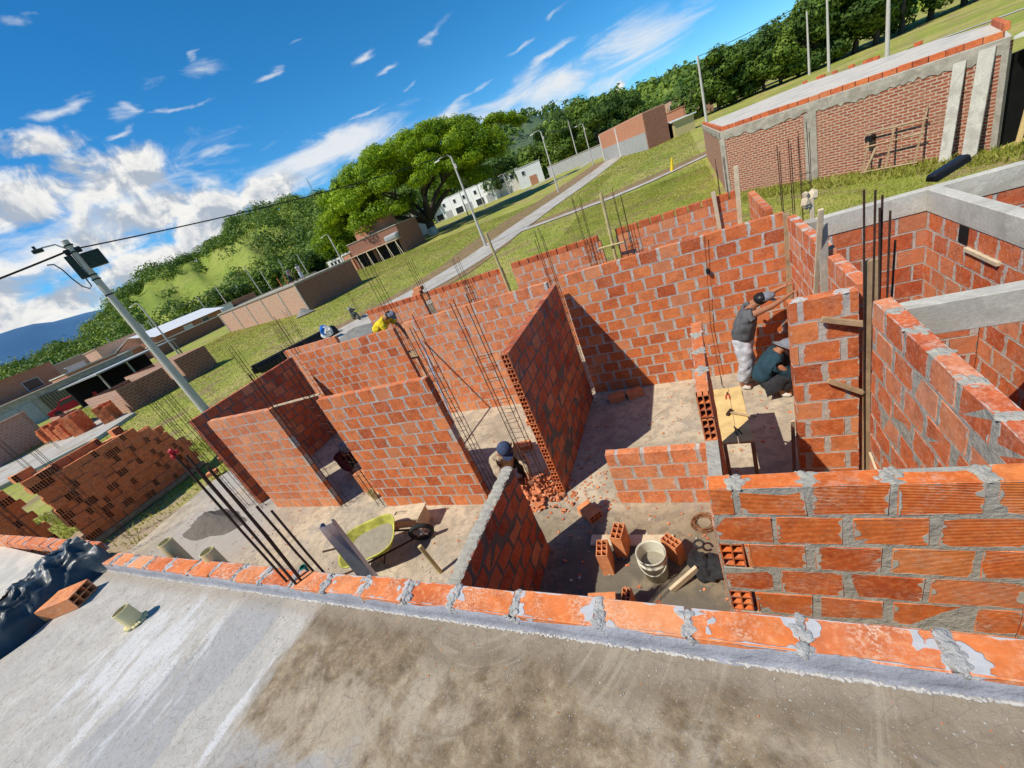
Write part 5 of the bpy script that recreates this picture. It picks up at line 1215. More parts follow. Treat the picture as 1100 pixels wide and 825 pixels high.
# the big leaning-looking pole at the left
zb = -.12
t_ = thing('utility_pole', 'tall grey concrete pole at the left with lamp, dark box and cables on top', 'pole', (-24.0, 10.85, zb))
b = MB(); b.tube([(0, 0, -.2), (0, 0, 9.15)], [.215, .125], 20); part(t_, 'pole', b, 'lamp_pole')
for z in (8.9, 8.6, 7.55, 7.35, 6.6):
    b = MB(); b.lathe([(.15, z), (.165, z), (.165, z + .06), (.15, z + .06)], 16); part(t_, 'clamp', b, 'dark_metal')
side = Vector((math.cos(1.15), math.sin(1.15), 0)); side = Vector((10.85, 24.0, 0)).normalized()
b = MB(); mm = Matrix((side, Vector((0, 0, 1)).cross(side), Vector((0, 0, 1)))).transposed().to_4x4()
b.box(.12, .80, -.16, .16, 7.85, 8.5, 0, .02, 0, mm); part(t_, 'transformer_box', b, 'dark_metal')
b = MB(); b.box(-.42, -.14, -.14, .14, 7.55, 8.55, 0, .02, 0, mm); part(t_, 'fuse_box', b, 'dark_metal')
b = MB(); b.tube([-side * .1 + Vector((0, 0, 8.8)), -side * .35 + Vector((0, 0, 9.1)), -side * .8 + Vector((0, 0, 9.12))], .03, 8); part(t_, 'lamp_arm', b, 'galv')
b = MB(); b.box(-1.15, -.78, -.12, .12, 8.98, 9.12, 0, .03, 0, mm); b.box(-1.05, -.95, -.05, .05, 9.12, 9.25, 0, 0, 0, mm); part(t_, 'lamp_head', b, 'dark_metal')
b = MB(); b.box(-.3, .3, -.10, .10, 8.58, 8.80, 0, .03, 0, mm); part(t_, 'cable_clamp', b, 'black')
b = MB(); q = [Vector((0, 0, 0)) + side * sx + Vector((0, 0, z)) for sx, z in ((-1.05, 8.46), (-.85, 8.42), (-.74, 8.15), (-.68, 7.7), (-.58, 7.3), (-.42, 7.12), (-.3, 7.2), (-.28, 7.6))]; b.tube(q, .028, 6); part(t_, 'cable_loop', b, 'black')
def wire(label, p, q, sag, r_=.03, n=30):
    p, q = Vector(p), Vector(q); b = MB(); b.tube([p.lerp(q, k / n) - Vector((0, 0, sag * 4 * (k / n) * (1 - k / n))) for k in range(n + 1)], r_, 6)
    return tag(b.build('power_line', M['black']), label, 'cable')
top = Vector((-24.0, 10.85, 8.62))
wire('thick black cable running from the big pole to the right towards the rain tree', top + side * .15, (-17.0, 35.0, 8.1), .35, .03)
wire('thick black cable leaving the big pole towards the left border', top - side * .15, (-27.5, -6.0, 7.5), .35, .04)
wire('thin cable between the poles beside the wood, above the red-brick building', (3.0, 58, 8.4), (19.6, 61.3, 9.9), .5, .03)
wire('thin cable from the first street lamp onwards along the road', (-16.0, 61.1, 8.6), (-15.2, 88, 8.9), .4, .02)
wire('thin cable sagging between the distant grey poles', (-92, 67.5, 9.5), (-121, 56, 8), 1.0, .03)
wire('thin cable sagging over the long low brick building', (-92, 67.5, 9.6), (-53.5, 56, 7.8), 1.2, .02)
wire('thin cable from the far pole to the second street lamp', (-22.2, 111, 11), (-16, 61.1, 8.7), .8, .02)
# lattice masts far off on the ridges
def mast(label, x, y, z, h):
    b = MB()
    for sx, sy in ((1, 1), (1, -1), (-1, -1), (-1, 1)): b.tube([(x + sx * h * .05, y + sy * h * .05, z), (x, y, z + h)], h * .006, 4)
    for k in range(8):
        a = k / 8; r_ = h * .05 * (1 - a); b.tube([(x - r_, y - r_, z + h * a), (x + r_, y + r_, z + h * (a + .06))], h * .004, 4)
    return tag(b.build('lattice_mast', M['galv']), label, 'mast')
mast('thin lattice mast on the ridge above the rain tree', -365, 395, 62, 28)
mast('lattice mast on the distant ridge, left of two', -12, 620, 33, 24)
mast('lattice mast on the distant ridge, right of two', 8, 620, 32, 24)
# ================================================================== HILLS
def ridge_hill(name, table, dist, depth, base_el, mat, rough=6., n=160, kind='structure', base_d=None):
    """a hill as real terrain: ridge height given by bearing and elevation angle seen from the site"""
    az_ = np.array([q[0] for q in table]); el_ = np.array([q[1] for q in table])
    aa = np.linspace(az_[0], az_[-1], n); rows = 26; v = []; fs = []
    bd = base_d or dist - depth
    for j in range(rows):
        q = j / (rows - 1)
        for i, a in enumerate(aa):
            e = np.interp(a, az_, el_); D_ = bd + (dist - bd) * q if q <= .8 else bd + (dist - bd) * q
            ztop = 4.2 + dist * math.tan(R(e)) + rough * .3 * (math.sin(a * 1.9) + math.sin(a * 4.3 + 1))
            zb_ = -4 + G(bd * math.sin(R(a)), bd * math.cos(R(a)))
            sh = (math.sin((q - .5) * math.pi) + 1) / 2
            nz = rough * (math.sin(a * .9 + q * 5) * math.sin(q * 7 + a * .33)) * q * (1 - q) * 3
            z = zb_ + (ztop - zb_) * sh + nz
            v.append((D_ * math.sin(R(a)), D_ * math.cos(R(a)), z))
    for a in aa:     # back slope
        D_ = dist + depth; v.append((D_ * math.sin(R(a)), D_ * math.cos(R(a)), -10))
    for j in range(rows):
        for i in range(n - 1):
            a0 = j * n + i; fs.append((a0, a0 + 1, a0 + n + 1, a0 + n))
    me = bpy.data.meshes.new(name); me.from_pydata(v, [], fs); me.materials.append(mat); me.polygons.foreach_set('use_smooth', [True] * len(fs)); me.update()
    o = bpy.data.objects.new(name, me); C.objects.link(o); tag(o, kind=kind)
    return np.array(v).reshape(rows + 1, n, 3)[:rows]
t = NT('hill_meadow'); P = t.geo(); f = t.noise(P, .02, 5, .6); f2 = t.noise(P, .12, 5, .7)
c = t.cramp(f, [(.3, (.15, .21, .028)), (.5, (.22, .28, .035)), (.7, (.31, .32, .07))]); c = t.mix(t.ramp(f2, .5, .7, 0, .6), c, (.11, .18, .025)); t.color(c); t.rough(.95); t.bump(f2, 1, 1.5); M['hill_meadow'] = t.mat
t = NT('far_hill'); P = t.geo(); f = t.noise(P, .012, 7, .7); f2 = t.noise(P, .06, 5, .7)
c = t.cramp(f, [(.3, (.06, .10, .055)), (.5, (.10, .15, .07)), (.7, (.17, .19, .10))]); c = t.mix(t.ramp(f2, .4, .7, 0, .6), c, (.05, .085, .05)); t.color(c); t.rough(1); t.bump(f2, 1, 6); M['far_hill'] = t.mat  # greens greyed towards blue as painted distance haze
t = NT('hazy_mountain'); P = t.geo(); f = t.noise(P, .0012, 6, .65)
c = t.cramp(f, [(.3, (.03, .085, .17)), (.7, (.055, .13, .23))]); t.color(c); t.rough(1); t.put(t.bs.inputs['Emission Color'], (.03, .12, .27)); t.bs.inputs['Emission Strength'].default_value = .35; M['hazy_mountain'] = t.mat  # blue colour and faint emission stand in for distance haze
ridge_hill('mountain', [(-150, 4.0), (-110, 5.0), (-85, 5.4), (-74, 5.0), (-70, 4.5), (-66, 3.9), (-60, 3), (-50, 2), (-30, 1.6), (0, 1.5), (40, 1.2), (80, 3), (110, 3)], 7000, 1500, 0, M['hazy_mountain'], 30, 220)
h1 = ridge_hill('hill', [(-125, .4), (-100, 1.0), (-85, 1.5), (-75.6, 1.3), (-70.5, 1.8), (-67.8, 2.6), (-65.3, 4.0), (-62.7, 4.9), (-60.3, 5.3), (-57.6, 5.2), (-55, 5.5), (-52.2, 6.7), (-49.9, 7.1), (-46.6, 7.1), (-42.5, 6.1), (-37.7, 4.8), (-30, 3.6), (-24, 2.4), (-19, 1), (-12, .5)], 420, 290, 0, M['hill_meadow'], 5, 200, base_d=150)
h2 = ridge_hill('hill', [(-34, 3), (-26, 5), (-22, 5.8), (-20, 6.1), (-18.1, 6.2), (-15.3, 5.7), (-12.8, 5.2), (-9, 4.3), (-5.8, 3.7), (-1.8, 3.2), (1, 2.9), (3.3, 2.7), (8, 2.2), (16, 1.8), (30, 1.5), (60, 1.5)], 1300, 700, 0, M['far_hill'], 12, 200)
h3 = ridge_hill('hill', [(-20, .3), (-12, 2.0), (-6, 3.2), (-1.8, 3.0), (1, 2.7), (3.3, 2.5), (8, 2.0), (16, 1.6), (30, 1.4), (50, 1)], 620, 330, 0, M['hill_meadow'], 6, 120, base_d=190)
# woods on the slopes: crowns of leaf clumps, too many to count
def wood(name, label, grid, count, size, clump, mat, keep=None, per=70):
    rows, n, _ = grid.shape; cen = []; nor = []
    k = 0
    while k < count:
        j = RNG.uniform(0, rows - 1.001) ; i = RNG.uniform(0, n - 1.001); j0, i0 = int(j), int(i)
        p = grid[j0, i0] * (1 - (j - j0)) + grid[j0 + 1, i0] * (j - j0); p = p + (grid[j0, i0 + 1] - grid[j0, i0]) * (i - i0)
        q = j / (rows - 1); a = math.degrees(math.atan2(p[0], p[1]))
        k += 1
        if keep and not keep(a, q, p): continue
        s_ = clump * RNG.uniform(.6, 1.35)
        d = RNG.normal(size=(per, 3)); d /= np.linalg.norm(d, axis=1, keepdims=True); d[:, 2] = np.abs(d[:, 2]) * .9 - .15
        rr = RNG.uniform(.75, 1.08, size=(per, 1)) * (1 + .25 * np.sin(d[:, :1] * 5 + k))
        c_ = p + d * rr * np.array([s_, s_, s_ * RNG.uniform(.8, 1.2)]) + np.array([0, 0, s_ * .25])
        cen.append(c_); nor.append(d + RNG.normal(size=(per, 3)) * .22)
    o = quads_mesh(name, np.concatenate(cen), np.concatenate(nor), size, M[mat]); tag(o, label, 'wood', kind='stuff')
def meadow(a, q, p):
    # open pasture on the flank of the hill, with a few bushes in it
    e = math.degrees(math.atan2(p[2] - 4.2, math.hypot(p[0], p[1]))); c_ = 3.45 + (a + 62.5) * .10 + .25 * math.sin(a * 1.7)
    if -64.8 < a < -50.6 and c_ - 2.3 < e < c_ + 1.0: return RNG.random() < .05
    if -70 < a < -58 and e < 2.2: return RNG.random() < .6
    return True
wood('hillside_wood', 'green wood covering the hill behind the houses, with an open pasture in it', h1, 4600, .75, 5.4, 'leaf_hill', meadow, 85)
wood('distant_wood', 'strip of dark wood on the low rise beyond the meadow', h3, 1500, 2.0, 8.0, 'leaf_hill', None, 45)
wood('distant_wood', 'sparse wood on the far grey-green hill', h2, 1200, 5.0, 16, 'leaf_hill', lambda a, q, p: RNG.random() < .7, 30)

# ================================================================== TREES
def limb(b, p, q, r0, r1, bend=.12, n=5, m=0):
    p, q = Vector(p), Vector(q); L_ = (q - p).length; o = Vector((random.uniform(-1, 1), random.uniform(-1, 1), random.uniform(-.3, .8))) * L_ * bend
    pts = [p.lerp(q, k / n) + o * math.sin(math.pi * k / n) for k in range(n + 1)]; b.tube(pts, [r0 + (r1 - r0) * k / n for k in range(n + 1)], 8, m); return pts
def crown_clumps(lobes, leaf, mat, root, per, outer=.35, name='crown', flat=1.):
    cen = []; nor = []
    for (c_, r_) in lobes:
        n = int(per * (r_[0] * r_[1]) ** .5 ** 1.0)
        d = RNG.normal(size=(n, 3)); d /= np.linalg.norm(d, axis=1, keepdims=True)
        bump = 1 + .16 * np.sin(d[:, :1] * 7 + c_[0]) * np.sin(d[:, 1:2] * 6 + c_[1]) + .1 * np.sin(d[:, 2:3] * 9)
        rad = (1 - outer * RNG.random((n, 1)) ** 1.8) * bump
        cen.append(np.array(c_) + d * rad * np.array(r_)); nor.append(d * np.array([1, 1, 1.5]) + RNG.normal(size=(n, 3)) * .33)
    return quads_mesh(name, np.concatenate(cen), np.concatenate(nor), leaf, M[mat], root)
def tree(label, x, y, h, w_, mat='leaf_dark', trunk_h=.3, nl=16, leaf=.32, per=420, seed=0, name='tree', group=None, z=None):
    random.seed(seed + 100); z0 = G(x, y) - .2 if z is None else z
    t_ = thing(name, label, 'tree', (x, y, z0), 0, group)
    b = MB(); limb(b, (0, 0, -.3), (0, 0, h * .6), h * .035, h * .015, .05)
    lobes = []
    for k in range(nl):
        a = random.uniform(0, 6.283); q = random.random(); zz = h * (trunk_h + (1 - trunk_h) * (.12 + .75 * random.random()))
        ww = w_ / 2 * math.sqrt(max(.05, 1 - ((zz / h - (.35 + trunk_h * .5)) / .62) ** 2)); rr = ww * (.25 + .6 * q)
        s_ = w_ * random.uniform(.14, .22); c_ = (rr * math.cos(a), rr * math.sin(a), zz)
        lobes.append((c_, (s_, s_, s_ * random.uniform(.7, .95)))); 
        if k < 8: limb(b, (0, 0, h * random.uniform(.2, .5)), c_, h * .014, h * .004)
    part(t_, 'trunk', b, 'bark', smooth=True)
    crown_clumps(lobes, leaf, mat, t_, per); return t_
# the rain tree
random.seed(77)
tx, ty = -47.5, 77.0; tz = G(tx, ty) - .2
t_ = thing('rain_tree', 'huge spreading rain tree with a whitewashed trunk foot and a domed bright green crown', 'tree', (tx, ty, tz))
# axis across the view and axis along it
e1 = Vector((ty, -tx, 0)).normalized(); e2 = Vector((tx, ty, 0)).normalized()
def W(a, b_, z): return e1 * a + e2 * b_ + Vector((0, 0, z))
b = MB(); limb(b, (0, 0, -.3), W(.0, 0, 1.5), 1.15, .95, .02); part(t_, 'painted_foot', b, 'whitewash', smooth=True)
b = MB(); limb(b, W(0, 0, 1.45), W(.2, 0, 3.0), .94, .8, .02); ends = []
for (a, d_, z, r_) in ((-7, 1, 6.5, .5), (-4, -4, 8.5, .42), (2.5, 3, 8.5, .5), (5.5, -2, 8.0, .45), (1, -6, 7.5, .4), (-2, 6, 8, .4), (8.5, 1, 7.5, .4)):
    pts = limb(b, W(.2, 0, 2.7), W(a, d_, z), r_ + .15, r_ * .62, .10, 6); ends.append((a, d_, z, r_))
    for s_ in range(4):
        aa, dd = a * random.uniform(1.5, 2.4) + random.uniform(-4, 4), d_ * 1.6 + random.uniform(-6, 6)
        pp = limb(b, W(a, d_, z), W(aa, dd, z + random.uniform(2, 5.5)), r_ * .55, .08, .12, 5)
part(t_, 'trunk', b, 'bark', smooth=True)
lobes = []
RXL, RXR = 21.5, 19.5
for k in range(230):
    a = random.uniform(-1, 1); a = math.copysign(abs(a) ** .85, a); d_ = random.uniform(-1, 1)
    if a * a + d_ * d_ > 1: continue
    rr = math.sqrt(a * a + d_ * d_)
    top_ = 7.0 + 10.6 * math.sqrt(max(0, 1 - rr ** 2.3)) + 1.0 * a
    zz = top_ - random.random() ** 2 * 3.2 if random.random() < .8 else random.uniform(6.0, top_)
    A = a * (RXL if a < 0 else RXR); 
    if a < 0: zz -= 1.8 * a * a
    s_ = random.uniform(1.5, 2.7); p = W(A, d_ * 15, max(zz, 4.6)); lobes.append(((p.x, p.y, p.z), (s_, s_, s_ * .62)))
for k in range(70):
    a = random.uniform(-.75, .6); p = W(a * 20, random.uniform(-9, 9), 11.0 + 4.0 * (1 - a * a) - random.random() * 3.5); s_ = random.uniform(1.8, 2.8); lobes.append(((p.x, p.y, p.z), (s_, s_, s_ * .6)))
for k in range(26):
    a = random.uniform(-1, -.45); p = W(a * 21.5, random.uniform(-8, 8), random.uniform(4.2, 7.5)); s_ = random.uniform(1.3, 2.1); lobes.append(((p.x, p.y, p.z), (s_, s_, s_ * .7)))
for k in range(9): p = W(18.5 + k * .75, random.uniform(-2, 2), 15.2 - k * .30 + random.uniform(-.5, .5)); lobes.append(((p.x, p.y, p.z), (1.35, 1.3, .8)))
crown_clumps(lobes, .23, 'leaf_rain', t_, 330, .45)
# trees behind and around
k = 0
def ring(az0, r_, h, w_, label, **kw):
    x, y = r_ * math.sin(R(az0)), r_ * math.cos(R(az0)); return tree(label, x, y, h, w_, seed=int(az0 * 13 + r_), **kw)
G1 = 'dark trees along the far end of the street'
for i, (a, r_, h, w_) in enumerate(((-23.5, 150, 12, 15), (-21, 138, 10, 14), (-18.6, 142, 8.5, 15), (-16.2, 135, 9, 16), (-13.8, 150, 15.5, 17), (-11.4, 150, 15.5, 16), (-9.3, 152, 16.0, 16), (-7.2, 150, 14, 14), (-5.0, 155, 11.5, 13), (-3.0, 150, 6.5, 11), (-1.2, 160, 5, 10), (.4, 165, 4.5, 9), (-12.6, 128, 11, 12), (-8.6, 126, 10, 12), (-26, 150, 11, 13), (-29, 152, 11, 14), (-33, 150, 10, 14), (-36.5, 150, 10, 14))):
    ring(a, r_, h, w_, 'dark bushy tree in the belt beyond the street and the white houses', mat='leaf_dark' if i % 3 else 'leaf_mid', trunk_h=.08, nl=15, leaf=.42, per=150, group=G1)
G2 = 'trees in the wood behind the red-brick building'
for i, (a, r_, h, w_) in enumerate(((2.8, 98, 9.0, 9.5), (4.3, 96, 9.6, 9), (5.7, 100, 8.2, 9), (7.0, 100, 8.3, 9), (8.4, 98, 8.6, 9), (9.9, 98, 8.4, 9), (11.3, 98, 9.2, 10), (12.6, 99, 11, 10), (14.0, 100, 12.5, 11), (15.5, 101, 13, 11), (17.0, 101, 13, 12), (18.6, 104, 13, 12), (20.3, 108, 13, 13), (22.2, 112, 13, 14), (24.5, 118, 14, 15), (27, 122, 14, 15), (6.4, 112, 9.5, 11), (10.5, 112, 10, 11), (14.8, 112, 14, 12), (18, 116, 15, 12), (30, 126, 14, 15), (33, 130, 14, 15))):
    ring(a, r_, h, w_, 'mid-green tree in the close wood edge behind the red-brick building', mat='leaf_mid' if i % 2 else 'leaf_dark', trunk_h=.04, nl=16, leaf=.30, per=230, group=G2)
G3 = 'trees between the distant houses and the hill'
random.seed(4)
for i in range(44):
    a = -79 + i * 1.0 + random.uniform(-.4, .4); r_ = random.uniform(128, 150) ; h = random.uniform(4.2, 7.0) * (1.1 if a > -60 else .8)
    st = random.getstate(); ring(a, r_, h, h * 1.5, 'green tree in the long belt at the foot of the wooded hill', mat=('leaf_mid', 'leaf_hill', 'leaf_dark')[i % 3], trunk_h=.05, nl=11, leaf=.42, per=130, group=G3); random.setstate(st)
# grass: tufts over the nearer meadow
def tufts(name, label, n, xr, yr, hgt, keep, mat='grass_blade'):
    x = RNG.uniform(*xr, size=n); y = RNG.uniform(*yr, size=n); m_ = np.array([keep(a, b_) for a, b_ in zip(x, y)]); x, y = x[m_], y[m_]
    z = np.array([G(a, b_) - .12 for a, b_ in zip(x, y)]); h = hgt * RNG.uniform(.4, 1.3, size=len(x))
    ang = RNG.uniform(0, 6.283, size=len(x)); wd = h * .10 + .0006 * np.hypot(x, y)
    lx, ly = RNG.normal(size=len(x)) * h * .45, RNG.normal(size=len(x)) * h * .45
    v = np.stack([np.stack([x - np.cos(ang) * wd, y - np.sin(ang) * wd, z], 1), np.stack([x + np.cos(ang) * wd, y + np.sin(ang) * wd, z], 1), np.stack([x + lx, y + ly, z + h], 1)], 1).reshape(-1, 3)
    k = len(x); me = bpy.data.meshes.new(name); me.vertices.add(3 * k); me.vertices.foreach_set('co', v.ravel().astype(np.float32)); me.loops.add(3 * k); me.loops.foreach_set('vertex_index', np.arange(3 * k, dtype=np.int32))
    me.polygons.add(k); me.polygons.foreach_set('loop_start', np.arange(0, 3 * k, 3, dtype=np.int32)); me.polygons.foreach_set('loop_total', np.full(k, 3, dtype=np.int32)); me.materials.append(M[mat]); me.update()
    o = bpy.data.objects.new(name, me); C.objects.link(o); tag(o, label, 'grass', kind='stuff')
road_pts = [(-22.5, 16), (-19.6, 22), (-17.4, 26.5), (-16.2, 31), (-15.6, 37), (-14.8, 46), (-12.9, 58), (-11, 75)]
side_pts = [(-15.4, 37), (-8.6, 37), (-5.4, 37.1), (-2.4, 38.2), (-.3, 39.5), (2.4, 41.5)]
def segd(x, y, pts):
    best = 9e9
    for (a, b_), (c_, d_) in zip(pts, pts[1:]):
        L2 = (c_ - a) ** 2 + (d_ - b_) ** 2; t_ = max(0, min(1, ((x - a) * (c_ - a) + (y - b_) * (d_ - b_)) / L2)); best = min(best, math.hypot(x - a - t_ * (c_ - a), y - b_ - t_ * (d_ - b_)))
    return best
def keep_g(x, y):
    if y < 10 and x > -13: return False
    if x > 1.5 and (x - 1.73) * (-6.62) - (y - 24.2) * (6.72) < 0 and y > 24.2 - (x - 1.73) * .985: return False
    if segd(x, y, road_pts) < 2.0 + RNG.normal() * .35 or segd(x, y, side_pts) < 1.0 + RNG.normal() * .2: return False
    return True
tufts('grass', 'short bright grass between the site and the red-brick building', 190000, (-8, 14), (9.9, 36), .045, keep_g)
tufts('grass', 'rough meadow grass beyond the road and to the left', 150000, (-60, -8), (8, 60), .07, keep_g)
tufts('grass', 'taller weeds growing along the foot of the red-brick building', 12000, (1.2, 9), (15.5, 24), .17, lambda x, y: keep_g(x, y) and (x - 1.73) * .70 + (y - 24.2) * .71 > -1.6)
tufts('grass', 'rough meadow grass rising to the wood', 90000, (-10, 40), (36, 95), .09, keep_g)
tufts('grass', 'thin weeds between the brick stacks and the site floor', 14000, (-24, -13.2), (.5, 8), .12, lambda x, y: x < -16.8 or RNG.random() < .25)

# ================================================================== PEOPLE
FOLDS = bpy.data.textures.new('folds', 'CLOUDS'); FOLDS.noise_scale = .11; FOLDS.noise_depth = 2
def skin_obj(name, verts, edges, radii, mat, parent, roots=(0,), sub=2):
    me = bpy.data.meshes.new(name); me.from_pydata([tuple(p) for p in verts], edges, []); me.materials.append(M[mat])
    o = bpy.data.objects.new(name, me); C.objects.link(o)
    if parent: o.parent = parent
    md = o.modifiers.new('Skin', 'SKIN'); md.use_smooth_shade = True
    if not me.skin_vertices: 
        bpy.context.view_layer.objects.active = o
    sv = me.skin_vertices[0].data
    for i, r_ in enumerate(radii): sv[i].radius = (r_, r_) if not isinstance(r_, tuple) else r_; sv[i].use_root = i in roots
    s_ = o.modifiers.new('Sub', 'SUBSURF'); s_.levels = sub; s_.render_levels = sub
    if name in ('shirt', 'trousers'):
        s_.render_levels = 3; dm = o.modifiers.new('Folds', 'DISPLACE'); dm.texture = FOLDS; dm.strength = .055; dm.mid_level = .5
    return o
def person(label, base, J, top, trousers, hat, shoe='dark_trousers', sleeve=.5, hands=True, hatstyle='cap'):
    """J: joints in world coordinates"""
    o0 = Vector(base); t_ = thing('person', label, 'person', base)
    V = {k: Vector(v) - o0 for k, v in J.items()}
    lst = ['pelvis', 'waist', 'chest', 'neck', 'chin', 'head', 'crown', 'shL', 'elL', 'wrL', 'shR', 'elR', 'wrR', 'hipL', 'knL', 'anL', 'toL', 'hipR', 'knR', 'anR', 'toR']
    up = (V['head'] - V['neck']).normalized(); V['chin'] = V['neck'].lerp(V['head'], .45); V['crown'] = V['head'] + up * .07
    idx = {k: i for i, k in enumerate(lst)}
    E_ = [('pelvis', 'waist'), ('waist', 'chest'), ('chest', 'neck'), ('neck', 'chin'), ('chin', 'head'), ('head', 'crown')]
    for s_ in 'LR': E_ += [('chest', 'sh' + s_), ('sh' + s_, 'el' + s_), ('el' + s_, 'wr' + s_), ('pelvis', 'hip' + s_), ('hip' + s_, 'kn' + s_), ('kn' + s_, 'an' + s_), ('an' + s_, 'to' + s_)]
    RR = {'pelvis': .125, 'waist': .115, 'chest': .135, 'neck': .052, 'chin': .062, 'head': .095, 'crown': .07, 'sh': .058, 'el': .042, 'wr': .028, 'hip': .088, 'kn': .058, 'an': .042, 'to': .036}
    rad = [RR.get(k, RR.get(k[:2], RR.get(k[:3], .05))) for k in lst]
    verts = [V[k] for k in lst]; edges = [(idx[a], idx[b_]) for a, b_ in E_]; roots = [0]
    for s_ in 'LR':                      # hands: palm with five short finger chains
        w_, e_ = V['wr' + s_], V['el' + s_]; d = (w_ - e_).normalized(); sd_ = d.cross(Vector((0, 0, 1))); sd_ = sd_.normalized() if sd_.length > .1 else Vector((1, 0, 0)); nn = d.cross(sd_)
        i0 = len(verts); verts += [w_ + d * .035, w_ + d * .075]; rad += [(.034, .02), (.038, .018)]; edges += [(idx['wr' + s_], i0), (i0, i0 + 1)]
        for q, L_ in ((-1.5, .062), (-.5, .075), (.5, .07), (1.5, .055)):
            p = w_ + d * .075 + sd_ * q * .018; i1 = len(verts); verts += [p, p + d * L_ * .55 + nn * .006, p + d * L_ + nn * .022]; rad += [.009, .0085, .007]; edges += [(i1, i1 + 1), (i1 + 1, i1 + 2)]; roots.append(i1)
        p = w_ + d * .03 - sd_ * .02; i1 = len(verts); verts += [p, p - sd_ * .035 + d * .03, p - sd_ * .04 + d * .06]; rad += [.011, .010, .008]; edges += [(i1, i1 + 1), (i1 + 1, i1 + 2)]; roots.append(i1)
    # nose and ears
    hd = V['head']; fw = Vector(J.get('face', (1, 0, 0))).normalized(); sd_ = up.cross(fw).normalized()
    for p, q in ((hd + fw * .07, hd + fw * .105 - up * .012), (hd + sd_ * .08, hd + sd_ * .10), (hd - sd_ * .08, hd - sd_ * .10)):
        i1 = len(verts); verts += [p, q]; rad += [.014, .010]; edges.append((i1, i1 + 1)); roots.append(i1)
    skin_obj('body', verts, edges, rad, 'skin', t_, roots)
    # shirt
    sv = [V['pelvis'].lerp(V['waist'], -.15), V['waist'], V['chest'], V['chest'].lerp(V['neck'], .75)]; sr = [.185, .175, .195, .085]; se = [(0, 1), (1, 2), (2, 3)]
    for s_ in 'LR':
        i0 = len(sv); sv += [V['sh' + s_], V['sh' + s_].lerp(V['el' + s_], sleeve)]; sr += [.098, .075]; se += [(2, i0), (i0, i0 + 1)]
        if sleeve > .9: sv.append(V['el' + s_].lerp(V['wr' + s_], .85)); sr.append(.045); se.append((i0 + 1, i0 + 2))
    skin_obj('shirt', sv, se, sr, top, t_)
    tv = [V['pelvis'], V['pelvis'].lerp(V['waist'], .8)]; tr = [.185, .165]; te = [(0, 1)]
    for s_ in 'LR':
        i0 = len(tv); tv += [V['hip' + s_], V['kn' + s_], V['an' + s_] .lerp(V['kn' + s_], .12)]; tr += [.138, .105, .090]; te += [(0, i0), (i0, i0 + 1), (i0 + 1, i0 + 2)]
    skin_obj('trousers', tv, te, tr, trousers, t_)
    for s_ in 'LR':
        a_, to_ = V['an' + s_], V['to' + s_]; skin_obj('shoe', [a_ + Vector((0, 0, .0)), a_.lerp(to_, .5) - Vector((0, 0, .02)), to_], [(0, 1), (1, 2)], [.052, .048, .040], shoe, t_)
    # hat
    b = MB(); ax = up; e_1 = fw; mm = Matrix((e_1, ax.cross(e_1), ax)).transposed().to_4x4(); mm.translation = hd
    if hatstyle == 'cap':
        b.lathe([(.114, .0), (.115, .03), (.105, .075), (.075, .112), (.03, .13), (.0, .132)], 20, 0, mm)
        n = len(b.v); pts = [(.09 + .10 * math.cos(a), .09 * math.sin(a), .012 - .02 * math.cos(a)) for a in np.linspace(-1.5, 1.5, 10)]
        b.v += [mm @ Vector(p) for p in pts] + [mm @ Vector((p[0], p[1], p[2] - .008)) for p in pts]; b.face([n + i for i in range(10)]); b.face([n + 10 + i for i in reversed(range(10))])
    else:
        b.lathe([(.175, -.03), (.15, -.01), (.118, .01), (.115, .06), (.09, .105), (.04, .122), (.0, .124)], 24, 0, mm)
    part(t_, 'hat', b, hat, smooth=True)
    if hatstyle == 'cap':
        b = MB(); b.blob(hd - fw * .02 + up * -.0, (.103, .103, .09), 0, .04, 2); part(t_, 'hair', b, 'black', smooth=True)
    return t_
person('standing worker in grey sleeveless top and pale stained trousers reaching to the wall', (.40, 6.50, 0),
       dict(pelvis=(.40, 6.48, .86), waist=(.43, 6.47, 1.0), chest=(.49, 6.46, 1.22), neck=(.57, 6.45, 1.40), head=(.72, 6.44, 1.50), shL=(.56, 6.62, 1.36), elL=(.80, 6.66, 1.45), wrL=(1.0, 6.66, 1.52), shR=(.55, 6.29, 1.34), elR=(.82, 6.33, 1.40), wrR=(1.03, 6.42, 1.47),
            hipL=(.41, 6.57, .82), knL=(.46, 6.58, .46), anL=(.38, 6.60, .09), toL=(.52, 6.61, .04), hipR=(.39, 6.39, .82), knR=(.40, 6.38, .46), anR=(.30, 6.40, .09), toR=(.44, 6.38, .04), face=(1, 0, -.35)), 'grey_shirt', 'dirty_jeans', 'cap_grey', 'offwhite', .12)
person('crouching worker in dark teal shirt and grey bucket hat beside the standing worker', (.72, 6.22, 0),
       dict(pelvis=(.60, 6.18, .24), waist=(.62, 6.20, .40), chest=(.74, 6.24, .60), neck=(.84, 6.27, .70), head=(.95, 6.29, .76), shL=(.80, 6.44, .60), elL=(.93, 6.48, .40), wrL=(1.03, 6.42, .22), shR=(.76, 6.05, .58), elR=(.92, 6.02, .40), wrR=(1.04, 6.10, .22),
            hipL=(.64, 6.28, .22), knL=(.98, 6.34, .42), anL=(.80, 6.36, .08), toL=(.95, 6.37, .04), hipR=(.64, 6.08, .22), knR=(.98, 6.06, .42), anR=(.78, 6.06, .08), toR=(.93, 6.05, .04), face=(1, 0, -.6)), 'teal_shirt', 'dark_trousers', 'cap_grey', 'offwhite', 1.0, hatstyle='bucket')
